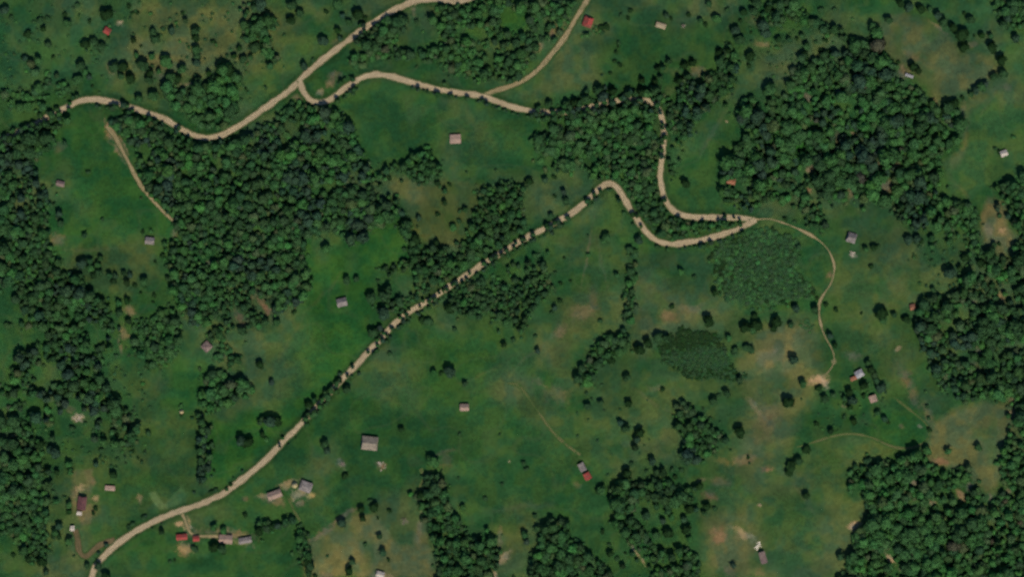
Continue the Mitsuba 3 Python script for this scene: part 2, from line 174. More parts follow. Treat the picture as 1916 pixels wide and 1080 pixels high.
def ground_colour(p, n, uv):
    X0, Y0 = p.x / M + 958.0, 540.0 - p.y / M
    a, b = noise(X0 / 26, Y0 / 26, 1.5), noise(X0 / 26, Y0 / 26, 7.5)
    c, d = noise(X0 / 7, Y0 / 7, 2.5), noise(X0 / 7, Y0 / 7, 8.5)
    X = X0 + (a - .5) * 18 + (c - .5) * 7
    Y = Y0 + (b - .5) * 18 + (d - .5) * 7
    col = mi.Color3f(lin(43, 78, 42))
    for poly, fc, soft, strength in FIELDS:
        dist = mi.Float(1e9); inside = mi.Bool(False)
        m = len(poly)
        for q in range(m):
            (x1, y1), (x2, y2) = poly[q], poly[(q + 1) % m]
            ex, ey = x2 - x1, y2 - y1
            t = dr.clip(((X - x1) * ex + (Y - y1) * ey) * (1.0 / (ex * ex + ey * ey)), 0, 1)
            dist = dr.minimum(dist, dr.square(X - x1 - t * ex) + dr.square(Y - y1 - t * ey))
            if y1 != y2:
                cross = ((Y < y1) != (Y < y2)) & (X < x1 + (Y - y1) * (ex / ey))
                inside = inside ^ cross
        sd = dr.select(inside, dr.sqrt(dist), -dr.sqrt(dist))
        col = mix(col, fc, smoothstep(-soft, soft, sd) * strength)
    big = fbm(X0 / 120, Y0 / 120, 3.3, octaves=3)
    mid = fbm(X0 / 30 + 50, Y0 / 30, 5.1, octaves=3)
    # patches of drier and of richer grass
    col = mix(col, TAN, smoothstep(.46, .70, big) * .5)
    col = mix(col, lin(34, 76, 36), smoothstep(.50, .74, mid) * .38)
    rag = mid * 1.1 + c * .45 + (noise(X0 / 2.6, Y0 / 2.6, 21.0) - .5) * .8 - .15
    for x, y, rx, ry, turn, fc, strength in SPOTS:
        cs, sn = math.cos(math.radians(turn)), math.sin(math.radians(turn))
        u, v = ((X - x) * cs + (Y - y) * sn) / rx, ((Y - y) * cs - (X - x) * sn) / ry
        q = dr.sqrt(u * u + v * v) + (rag - .62) * .9
        col = mix(col, fc, smoothstep(1.45, .25, q) * strength * .85)
    # rank dark herbage on the road verges
    near = mi.Float(1e9)
    for x1, y1, x2, y2 in VERGE_LINES:
        ex, ey = x2 - x1, y2 - y1
        t = dr.clip(((X0 - x1) * ex + (Y0 - y1) * ey) * (1.0 / (ex * ex + ey * ey)), 0, 1)
        near = dr.minimum(near, dr.square(X0 - x1 - t * ex) + dr.square(Y0 - y1 - t * ey))
    near = dr.sqrt(near) + (mid - .5) * 9 + (c - .5) * 5
    col = mix(col, lin(34, 62, 34), smoothstep(17, 8, near) * .7)
    # hue drifts with the herbs in the sward
    hue = fbm(X0 / 18 + 3, Y0 / 18, 12.0, octaves=3)
    hue2 = fbm(X0 / 55 + 70, Y0 / 40, 17.0, octaves=3)
    col = col * mix((.76, .93, 1.10), (1.22, 1.06, .98), smoothstep(.3, .7, hue)) * mix((.80, .87, .92), (1.26, 1.15, 1.12), smoothstep(.36, .64, hue2))
    # tussocks, trodden threads and mowing lines
    fine = fbm(X0 / 3.2, Y0 / 3.2, 1.0, octaves=2)
    swath = noise((X0 * .42 + Y0 * .9) / 5.0, (X0 * .9 - Y0 * .42) / 90.0, 4.0)
    col = col * (.62 + .52 * fine + .24 * mid) * (.95 + .1 * swath)
    thread = smoothstep(.035, .0, dr.abs(fbm(X0 / 70 + 11, Y0 / 70, 8.0, octaves=2) - .5))
    return mix(col, TAN, thread * .16)

scene["ground_look"] = {"type": "diffuse", "reflectance": proc(ground_colour)}
nx, ny = len(GX), len(GY)
idx = np.arange(nx * ny).reshape(nx, ny)
quads = np.stack([idx[:-1, :-1], idx[1:, :-1], idx[1:, 1:], idx[:-1, 1:]], -1).reshape(-1, 4)
scene["ground"] = ply((np.stack([gxx, gyy, GZ], -1).reshape(-1, 3), quads), "ground_look", smooth=True)
struct("ground")

# ------------------------------------------------------------------ roads and tracks
def smooth01(a, b, x):
    q = np.clip((x - a) / (b - a), 0, 1)
    return q * q * (3 - 2 * q)

def ribbon(key, pts, width, look, lift, label, cat, thin=0.0):
    p, t = smooth_line(pts)
    w = np.stack([wx(p[:, 0]), wy(p[:, 1])], -1)
    d = np.gradient(w, axis=0); d /= np.linalg.norm(d, axis=1, keepdims=True)
    nrm = np.stack([-d[:, 1], d[:, 0]], -1)
    K = 9
    across = np.linspace(-1, 1, K)
    z0 = np.zeros_like(t)
    seed = abs(hash(len(pts) * 31 + int(width * 100))) % 97
    left = .86 + .3 * meshkit.fbm(np.stack([t / 9, z0, z0 + seed], -1), 3)
    right = .86 + .3 * meshkit.fbm(np.stack([t / 9, z0 + 40, z0 + seed], -1), 3)
    half = width * M / 2
    worn = 1 - thin * smooth01(.38, .62, meshkit.fbm(np.stack([t / 38, z0 + 9, z0 + seed], -1), 2))
    left, right = left * worn, right * worn
    off = np.where(across[None] > 0, across[None] * left[:, None], across[None] * right[:, None]) * half
    x = w[:, 0:1] + nrm[:, 0:1] * off; y = w[:, 1:2] + nrm[:, 1:2] * off
    edge = np.abs(across)[None]
    z = height(x, y) + lift * (1 - .45 * edge ** 3) - .02 * np.cos(across * 2 * math.pi * 1.0)[None]
    v = np.stack([x, y, z], -1).reshape(-1, 3)
    i = np.arange(len(t) * K).reshape(len(t), K)
    f = np.stack([i[:-1, :-1], i[:-1, 1:], i[1:, 1:], i[1:, :-1]], -1).reshape(-1, 4)[:, ::-1]
    uv = np.stack([np.broadcast_to(across[None] * .5 + .5, x.shape), np.broadcast_to(t[:, None] * M, x.shape)], -1).reshape(-1, 2)
    tri = np.vstack([f[:, [0, 1, 2]], f[:, [0, 2, 3]]])
    if np.cross(v[tri[0, 1]] - v[tri[0, 0]], v[tri[0, 2]] - v[tri[0, 0]])[2] < 0: tri = tri[:, ::-1]
    scene[key] = ply(trimesh.Trimesh(v, tri, process=False), look, smooth=True, uv=uv)
    struct(key, label, cat)

def road_look(dirt, rut, verge, inner, outer, mid_grass):
    def fn(p, n, uv):
        a = dr.abs(uv.x - .5) * 2
        big = fbm(p.x / 6, p.y / 6, 2.0, octaves=3)
        fine = noise(p.x / .8, p.y / .8, 9.0)
        q = a + (big - .5) * .55 + (fine - .5) * .2
        long = fbm(uv.y / 14, 3.0, 6.0, octaves=2)
        ruts = smoothstep(.26, .0, dr.abs(a - .28 - .1 * (big - .5)))
        c = mix(dirt, rut, ruts * .5 * smoothstep(.25, .6, long) + .25 * fine)
        c = mix(c, verge, smoothstep(.58, .8, fbm(p.x / 3 + 9, p.y / 3, 4.0, octaves=2)) * mid_grass)
        c = mix(c, verge, smoothstep(.22, .0, a + (big - .5) * .3) * mid_grass)
        c = mix(c, verge, smoothstep(inner - .12, outer, q))
        return c * (.82 + .25 * fine + .12 * big)
    return {"type": "diffuse", "reflectance": proc(fn)}

VERGE = lin(48, 74, 42)
scene["road_look"] = road_look(lin(150, 139, 116), lin(176, 165, 141), VERGE, .48, .92, .12)
scene["track_look"] = road_look(lin(136, 126, 98), lin(166, 152, 124), VERGE, .30, .9, .35)
scene["path_look"] = road_look(lin(90, 96, 64), lin(124, 116, 88), lin(52, 82, 44), .16, .8, .9)
scene["drive_look"] = road_look(lin(92, 84, 64), lin(110, 98, 76), VERGE, .45, 1.0, .25)
ribbon("dirt_road", ROAD_A, 15.5, "road_look", .16, "pale dirt road winding from the left edge up to the top edge", "road")
ribbon("dirt_road_001", ROAD_A2, 15.5, "road_look", .13, "short pale dirt road end running right along the top edge", "road")
ribbon("dirt_road_002", ROAD_B, 15.5, "road_look", .19, "dirt road from the upper junction through the wood to the sharp hairpin", "road")
ribbon("dirt_road_003", ROAD_C, 15.5, "road_look", .22, "long dirt road from the sharp hairpin down to the lower left corner", "road")
ribbon("dirt_track", TRACK_N, 16, "track_look", .12, "narrow grassy dirt track climbing to the top edge beside the red roof", "track", .2)
ribbon("dirt_track_001", TRACK_E, 8.5, "track_look", .12, "narrow pale track curving right and down from the sharp hairpin", "track", .65)
ribbon("dirt_track_002", TRACK_W, 12, "track_look", .12, "bare earth track along the wood edge in the left meadow", "track", .3)
ribbon("dirt_track_003", DRIVE, 14, "drive_look", .12, "brown drive bending from the lower road to the white shed", "track")
ribbon("dirt_track_004", YARD_W, 9, "track_look", .13, "pale yard track by the two small red roofs", "track")
ribbon("footpath", TRACK_S, 7, "path_look", .10, "faint footpath looping round the green plot on the right", "path", .6)
ribbon("footpath_001", TRACK_M, 8, "path_look", .10, "faint worn footpath running down to the red and grey longhouse", "path", .75)
ribbon("footpath_002", YARD_E, 6, "path_look", .10, "thin pale footpath below the long pink roof", "path")
ribbon("footpath_003", SPUR, 9, "path_look", .10, "short worn path beside the top of the lower middle wood", "path")

ROADS = [LineString([(float(a), float(b)) for a, b in smooth_line(r, 6)[0]]) for r in (ROAD_A, ROAD_A2, ROAD_B, ROAD_C)]
TRACKS = [LineString([(float(a), float(b)) for a, b in smooth_line(r, 6)[0]]) for r in (TRACK_N, TRACK_E, TRACK_S, TRACK_M, TRACK_W, DRIVE)]
ROAD_UNION = shapely.union_all(ROADS); TRACK_UNION = shapely.union_all(TRACKS)

# ------------------------------------------------------------------ tree and shrub shapes (unit plan radius, unit height)
def cards(c, n, size, r):
    """one bent leafy spray (two triangles) at each c facing n"""
    k = len(c)
    n = n / np.linalg.norm(n, axis=1, keepdims=True)
    a = np.cross(n, r.normal(size=(k, 3))); a /= np.linalg.norm(a, axis=1, keepdims=True)
    b = np.cross(n, a)
    s = size * r.uniform(.6, 1.25, (k, 1)); s2 = size * r.uniform(.5, 1.0, (k, 1))
    v = np.stack([c + a * s, c + b * s2 - n * s * .25, c - a * s, c - b * s2 - n * s * .25], 1).reshape(-1, 3)
    i = np.arange(k)[:, None] * 4
    f = np.concatenate([i + [0, 1, 2], i + [0, 2, 3]], 1).reshape(-1, 3)
    return v, f

def join(parts):
    vs, fs, cs, at = [], [], [], 0
    for v, f, c in parts:
        vs.append(v); fs.append(f + at); cs.append(c); at += len(v)
    return np.vstack(vs), np.vstack(fs), np.concatenate(cs)

def crown(seed, sub, ncards, kind="broad"):
    r = np.random.default_rng(seed)
    ico = trimesh.creation.icosphere(subdivisions=sub)
    d = ico.vertices / np.linalg.norm(ico.vertices, axis=1, keepdims=True)
    if kind == "conifer":
        def surf(d):
            zz = (d[:, 2] + 1) / 2
            ang = np.arctan2(d[:, 1], d[:, 0])
            rad = (1.02 - zz) ** .85 * (1 + .16 * np.sin(ang * 5 + zz * 9 + seed) + .12 * np.sin(zz * 34))
            h = np.stack([d[:, 0], d[:, 1]], -1); h /= np.maximum(np.linalg.norm(h, axis=1, keepdims=True), 1e-6)
            return np.concatenate([h * rad[:, None], zz[:, None]], 1)
        core = surf(d) * [.85, .85, .97]
        e = r.normal(size=(ncards, 3)); e[:, 2] = r.uniform(-1, .92, ncards) * 1.4
        e /= np.linalg.norm(e, axis=1, keepdims=True); e[:, 2] = r.uniform(-1, .95, ncards)
        c = surf(e)
        n = np.stack([e[:, 0], e[:, 1], np.full(ncards, .7)], -1) + r.normal(0, .35, (ncards, 3))
        size = .26
    else:
        nl = {"broad": 10, "shrub": 7}[kind]
        ld = r.normal(size=(nl, 3)); ld[:, 2] = np.abs(ld[:, 2]) * .9 - .15; ld /= np.linalg.norm(ld, axis=1, keepdims=True)
        lr = r.uniform(.34, .62, nl); lc = ld * r.uniform(.42, .74, (nl, 1))
        def radius(d):
            best = np.full(len(d), .56)
            for c, q in zip(lc, lr):
                bd = d @ c; disc = bd ** 2 - c @ c + q * q
                best = np.maximum(best, np.where(disc > 0, bd + np.sqrt(np.maximum(disc, 0)), 0))
            return best * (.93 + .2 * (meshkit.noise(d * 3.1 + seed, seed) - .5))
        sq = np.array([1, 1, .5])
        core = d * radius(d)[:, None] * .90
        e = r.normal(size=(ncards, 3)); e[:, 2] += .35; e /= np.linalg.norm(e, axis=1, keepdims=True)
        c = e * (radius(e) * r.uniform(.86, 1.08, ncards))[:, None]
        n = e * [1, 1, .85] + r.normal(0, .28, (ncards, 3))
        core = core * sq + [0, 0, .5]; c = c * sq + [0, 0, .5]
        top = max(core[:, 2].max(), c[:, 2].max()); low = .0
        core[:, 2] = np.clip(core[:, 2], low, None) / top; c[:, 2] = np.clip(c[:, 2], low, None) / top
        size = .20
    cv, cf = cards(c, n, size, r)
    shade = np.concatenate([np.full(len(core), .85), np.repeat(r.uniform(.82, 1.2, ncards), 4)])
    if kind == "shrub": core[:, 2] = np.clip(core[:, 2], .0, None)
    v, f, s = join([(core, ico.faces, shade[:len(core)]), (cv, cf, shade[len(core):])])
    ext = np.percentile(np.hypot(v[:, 0], v[:, 1]), 96); v[:, :2] /= ext
    return v, f, s

def trunk(seed):
    r = np.random.default_rng(seed)
    parts = []
    def limb(a, b, ra, rb):
        a, b = np.array(a, float), np.array(b, float)
        d = (b - a) / np.linalg.norm(b - a); u = np.cross(d, [.3, .9, .1]); u /= np.linalg.norm(u); w = np.cross(d, u)
        th = np.arange(6) / 6 * 2 * math.pi
        ring = np.cos(th)[:, None] * u + np.sin(th)[:, None] * w
        v = np.vstack([a + ring * ra, b + ring * rb]); i = np.arange(6); j = (i + 1) % 6
        parts.append((v, np.vstack([np.stack([i, j, j + 6], -1), np.stack([i, j + 6, i + 6], -1)]), np.ones(12)))
    limb((0, 0, -.08), (.02, .01, .45), .085, .055)
    for q in range(4):
        an = q * 1.57 + r.uniform(0, 1)
        limb((.02, .01, .40), (.45 * math.cos(an), .45 * math.sin(an), r.uniform(.6, .75)), .045, .015)
    return join(parts)

BARK = (.09, .07, .05)
TONES = {"dark": (.027, .072, .031), "mid": (.034, .098, .037), "green": (.040, .122, .041), "bright": (.046, .148, .046), "olive": (.054, .096, .044), "blue": (.029, .068, .043), "brown": (.060, .070, .048), "shade": (.015, .041, .015)}
scene["foliage_look"] = {"type": "twosided", "bsdf": {"type": "diffuse", "reflectance": {"type": "mesh_attribute", "name": "vertex_color"}}}
scene["bark_look"] = {"type": "twosided", "bsdf": {"type": "diffuse", "reflectance": {"type": "rgb", "value": BARK}}}
scene["dead_wood_look"] = {"type": "twosided", "bsdf": {"type": "diffuse", "reflectance": {"type": "rgb", "value": (.30, .25, .23)}}}

FULL = {"broad": [crown(s, 2, 190) for s in range(1, 8)], "conifer": [crown(s, 2, 170, "conifer") for s in range(20, 24)], "shrub": [crown(s, 2, 80, "shrub") for s in range(40, 45)]}
LITE = {"broad": [crown(s, 1, 84) for s in range(101, 113)], "conifer": [crown(s, 1, 80, "conifer") for s in range(120, 126)], "shrub": [crown(s, 1, 44, "shrub") for s in range(140, 148)]}
TRUNKS = [trunk(s) for s in range(3)]
trunk_ply = [ply(trimesh.Trimesh(v, f, process=False), "bark_look", smooth=False) for v, f, _ in TRUNKS]
crown_ply = {}
def crown_shape(kind, var, tone):
    key = (kind, var, tone)
    if key not in crown_ply:
        v, f, s = FULL[kind][var]
        tint = np.array(TONES[tone])[None] * s[:, None]
        crown_ply[key] = ply(trimesh.Trimesh(v, f, process=False), "foliage_look", smooth=False, color=np.clip(tint, 0, 1))
    return crown_ply[key]

# ------------------------------------------------------------------ where the trees stand
LAND = [(1100, 41, "red roof at the top"), (852, 260, "square pink roof"), (200, 57, "small reddish hut"), (114, 343, "small brown hut in the left meadow"), (282, 451, "pale grey hut by the left wood"), (640, 566, "pale roof in the central meadow"), (388, 649, "mauve square hut"), (692, 830, "big beige barn"), (869, 763, "small pink-roofed hut"), (1095, 882, "red and grey longhouse"), (154, 944, "burgundy-roofed house"), (515, 927, "long pale pink roof"), (355, 1006, "two small red roofs"), (440, 1011, "long pink and grey roofs"), (1593, 446, "steep roof by the right track"), (1607, 701, "bluish white roof"), (1634, 747, "pink cabin on the right"), (1878, 287, "pale hut in the right field"), (1427, 1044, "white-walled brown-roofed house"), (1368, 339, "orange-red hut in the wood edge"), (1236, 48, "oblong beige shed"), (1700, 143, "bluish tin roof by the dry pasture"), (1707, 575, "orange-red hut on the right"), (207, 914, "flat beige shed"),
        (561, 149, "upper road junction"), (1408, 411, "sharp road hairpin"), (1140, 342, "rounded road bend"), (904, 179, "grassy track junction"), (595, 190, "tight loop of the upper road"), (385, 258, "lowest dip of the upper left road"), (160, 187, "leftmost road crest"), (1235, 205, "bend in the wooded road"), (400, 45, "dry upper left pasture"), (430, 730, "dense copse beside the mauve hut"), (760, 400, "small dry central meadow"), (780, 310, "copse below the square pink roof"), (1300, 660, "smooth dark thicket"), (1430, 510, "scrub below the hairpin"), (1315, 810, "pointed middle wood"), (820, 980, "lower middle wood"), (1060, 1030, "bottom centre wood"), (1220, 960, "forked lower wood"), (1740, 970, "large lower right wood"), (1560, 240, "large upper right wood"), (1740, 110, "dry upper right pasture"), (1865, 430, "dry clearing near the right edge"), (1820, 640, "dark wood at the right edge"), (60, 400, "wood at the left edge"), (110, 680, "open wood at lower left"), (190, 510, "group of trees below the left meadow"), (950, 540, "wood below the straight road"), (690, 1020, "dry bottom pasture"), (70, 950, "bottom left wood"), (480, 300, "big central wood"), (940, 100, "upper middle wood"), (1560, 860, "curved footpath on the right"), (1180, 540, "hedge right of the long road"), (610, 742, "lower stretch of the long road"), (500, 805, "pair of dark clumps left of the road"), (1840, 830, "dry field at the right"), (1000, 780, "worn central footpath"), (1450, 740, "bare slope right of centre"), (1130, 680, "copse left of the thicket"), (1330, 990, "reddish bare patch at lower right"), (1510, 85, "bushy upper right slope")]
# single trees and shrubs of the meadows (plan x, plan y, radius, kind); kind: c conifer, s low bush, g bright, d dead
SINGLES = """200 25 12;127 40 8;122 25 5;82 53 6;53 60 8 s;145 7 5;75 37 8 s;90 33 6 s;10 18 9;22 32 6 s;240 10 5;247 22 4;257 22 4;167 38 5;160 80 9;175 76 9;190 85 9;181 86 6;202 68 3;250 73 6;249 62 3;287 57 8;290 71 9;304 52 5;322 54 8;347 37 6;341 22 4;366 55 8;367 68 8;366 88 9;368 102 8;368 116 8;398 75 5;255 101 6;284 104 7;263 85 3;310 110 11 g;315 120 8 g
92 82 7;100 105 4;150 118 10;160 133 7;146 146 10;167 142 6;213 124 10;230 122 10;226 140 7;243 145 10;268 120 11;282 135 8;297 132 6;280 148 8;320 142 9;333 145 8;341 128 9;366 140 5;371 150 8;390 135 6;258 183 9;288 177 10;425 125 14;410 145 10;442 142 11;312 165 10;335 175 10;355 168 5;490 5 13;545 6 10;562 20 9;490 40 12;506 40 10;485 55 11;545 37 9;610 20 5;632 4 11;641 27 6;653 40 7;632 55 7;636 70 6;606 73 10;668 25 12;683 32 5;497 162 4;570 121 8;585 110 5;447 88 6;455 108 8;425 102 4;438 103 6;470 105 6;448 157 4;460 165 3;449 185 4;172 160 3;42 107 4;48 108 6
1180 18 5;1175 33 4;1161 27 4;1158 78 4;1156 86 3;1153 96 4;1150 113 4;1160 120 5;1142 135 4;1135 48 7 s;1125 50 6 s;1127 60 5;1098 65 6 g;1247 28 6;1255 34 4;1288 26 5;1325 6 7;1341 33 9 g;1360 17 5;1390 22 7;1310 37 6;1320 45 5;1375 55 9;1384 72 10;1402 103 10;1400 122 5;1385 38 4;1427 45 11;1430 62 10;1437 15 8;1415 5 10;1410 20 9;1405 60 3
1027 190 8 c;1060 190 9 c;1075 188 9 c;1095 180 10 c;1120 165 11 c;1145 167 9 c;1200 168 10 c;1225 165 12 c;1200 147 7 c;1250 112 7 c;1240 124 7 c;1230 125 7 c;1280 119 8 c;1295 114 8 c;1285 140 8 c;1316 140 7 c;1270 147 9 c;1235 142 7 c;1225 149 7 c;1345 95 8 c;1362 92 8 c;1351 103 8 c;1008 222 6
1660 37 8;1640 60 13 g;1632 48 9;1650 80 6;1535 17 6 s;1560 16 5;1455 72 7;1475 73 6;1499 66 6;1490 72 4;1453 88 5 g;1543 74 5;1535 92 5;1507 86 8;1505 101 8;1525 78 4;1550 95 5;1540 102 8;1797 62 13;1802 86 10;1782 50 9;1765 40 10;1752 28 9;1738 17 6;1720 16 9;1700 12 9;1684 5 8;1815 35 8;1803 24 4;1835 65 6;1852 66 6;1822 66 3;1853 87 11;1872 110 10;1875 135 9;1858 142 8;1835 160 9;1825 168 8;1842 156 7;1815 175 6;1800 182 5;1783 192 9;1768 203 8;1680 115 4;1707 125 9;1717 132 7;1875 45 10;1898 70 8;1885 33 9;1897 255 5 g;1870 283 5;1862 276 4
166 321 5;99 347 3;113 400 8;116 417 7;192 410 4;160 440 6;284 432 5 g;268 433 4;155 492 10;170 487 7;185 494 7;187 507 8;172 500 8 g;190 482 6;207 515 7;218 515 6;233 510 6;246 514 6;240 528 7;254 533 5;272 525 9;177 513 7;215 525 7;292 490 4;305 477 5;313 497 5;317 520 6;325 417 4;290 552 5;288 565 3;265 548 3;310 455 6;240 562 7;224 565 7;226 585 8;243 600 7
610 464 9 g;577 478 4 g;648 522 8;667 521 6;783 407 6;819 399 5;832 377 6;832 356 6;841 344 4;818 341 6;803 284 6;870 391 6;860 394 5;859 413 5;848 424 7 g;817 452 6;757 466 5;759 420 11;752 398 6;776 446 10;762 438 8;873 321 3;928 317 3;729 332 5
1281 342 9;1020 335 7;990 337 8;1037 330 5;1060 374 8;1055 358 6;1038 366 4;1032 403 6;1136 442 9;1100 440 3;1275 507 7 g;1300 517 5;1056 482 3;1049 530 4;1068 525 3;1195 447 8;1185 400 6;1131 448 7 g;1101 477 5 g
1469 408 5;1487 414 4;1513 418 4;1495 462 6;1700 447 9;1715 445 8;1725 450 5;1743 445 7;1743 460 6;1775 450 8;1635 462 7;1620 465 6;1630 497 5;1643 460 5;1615 390 6 g;1775 510 12;1810 522 13 g;1745 540 6;1805 480 8;1795 500 6;1832 490 8;1866 390 6;1870 402 5;1885 404 6;1860 457 6;1870 455 4;1855 467 8;1743 487 4
488 680 8;509 715 6;696 555 11;717 585 13;698 621 10;711 613 6;800 599 10 s;790 597 7 s;840 575 10;850 615 5;730 661 5;812 697 7;842 694 11;825 698 5;870 718 6;750 802 6;943 644 6;650 727 8;578 756 8;487 790 6;506 787 12;520 786 10;492 783 6;920 603 4;635 710 6;450 823 10;465 824 10;458 828 8;492 812 6;499 822 5 g;608 830 8;613 842 7;566 563 4;551 583 5;519 600 8
1048 562 5;1038 575 6;1032 585 4;1006 655 6;961 635 5;1124 600 5;1166 617 6;1258 572 5;1326 599 11;1395 611 10;1415 607 11;1408 616 8;1174 706 8;1176 752 8;1124 752 6;1099 759 7;1107 747 3;1160 790 7;1171 800 8;1196 810 10;1190 822 8;1187 836 7;1221 862 8;1240 728 5 s;1385 806 11;1402 650 11 s;1375 656 9 s;1384 710 7;1360 735 8;1335 748 8;1337 546 7;1412 590 6;1345 740 5;1198 652 10;1212 640 9;1231 629 10;1247 632 8;1143 672 8;1118 680 10;1100 705 9;1363 632 7 g
1490 575 8;1525 577 8;1565 578 5;1612 586 3;1648 583 12;1651 597 8;1672 588 6;1695 597 8;1453 599 10;1448 612 8;1553 627 7;1562 645 6;1484 671 9;1503 717 8;1474 751 11;1532 725 7 s;1543 745 8;1559 738 6;1590 733 8;1594 747 9;1617 720 8;1648 725 10;1640 711 7;1635 700 7;1628 690 8;1624 678 7;1580 745 6;1590 761 6;1597 787 7;1580 780 5;1528 792 5;1554 806 6;1642 772 6;1655 783 7;1662 789 5;1617 740 5;1735 760 4;1738 782 4;1740 803 5;1545 569 5;1480 607 6
75 830 9;105 845 11;95 840 8;130 867 8;133 881 7;108 883 6;90 880 8;190 842 5;181 868 6;213 886 8;178 820 8;266 865 4;259 857 3;250 844 4;243 836 3;233 822 3;220 815 4;131 943 7;131 956 6;107 937 6;122 930 4;112 983 8;105 995 7;112 1003 6;100 1003 5;131 1012 8;25 1038 5;55 1045 8;82 1048 10;87 1070 6;140 1040 3;180 950 5;175 960 4;250 980 5;242 985 5;270 968 5;305 993 6;200 1076 9;165 1058 6;185 1058 8;366 1025 8 s;401 1022 9;417 1024 10;378 787 8;380 803 8;380 820 8;377 842 9;379 860 9;376 880 7;320 1050 4;328 1048 3;402 985 7;420 991 7;402 880 3;33 1008 8 g;340 776 4;338 760 5 g;460 962 5 s;433 906 4;425 915 4;405 917 5;395 920 4
812 861 12 g;803 855 6;788 925 9;802 920 7;640 976 9;676 951 7;700 947 9;693 936 5;680 968 7;729 955 5;757 974 9 d;710 1003 6;717 1032 8;727 1047 4;684 1018 4;613 1040 3;660 1050 7;655 1066 9;707 970 3;866 949 7;791 971 6;567 1003 9;577 1050 9;580 1063 8;564 1058 4;549 972 8;562 982 5;535 980 6;520 982 7;508 984 7;485 991 9;858 895 3;940 906 4;908 933 5;935 813 3;860 812 4;590 1077 5;492 1011 4 g;641 868 6 d;645 890 7 s
985 877 5;980 866 5;982 998 8;985 1013 7;1000 965 5;1128 995 5;1140 1020 4;1142 1035 7;1155 1046 5;1165 1059 6;1170 1036 3;1125 916 10;1175 885 10;1182 868 5;1210 882 4;1228 883 7;1240 882 8;1258 878 5;1263 892 5;1275 880 5;1308 908 8;1322 946 8;1302 952 6;1290 952 8;1318 959 6;1337 952 5;1228 946 7;1209 964 8;1240 974 7;1256 967 7;1250 995 10;1229 1001 8;1280 970 7;1285 990 10;1290 1008 6;1236 1030 6;1372 1057 6;1402 867 3;1400 855 4
1507 926 8;1735 841 9 g;1774 843 7 g;1830 837 8;1480 870 11 s;1492 862 9;1510 840 9 s;1475 882 9 s;1278 48 5 d"""

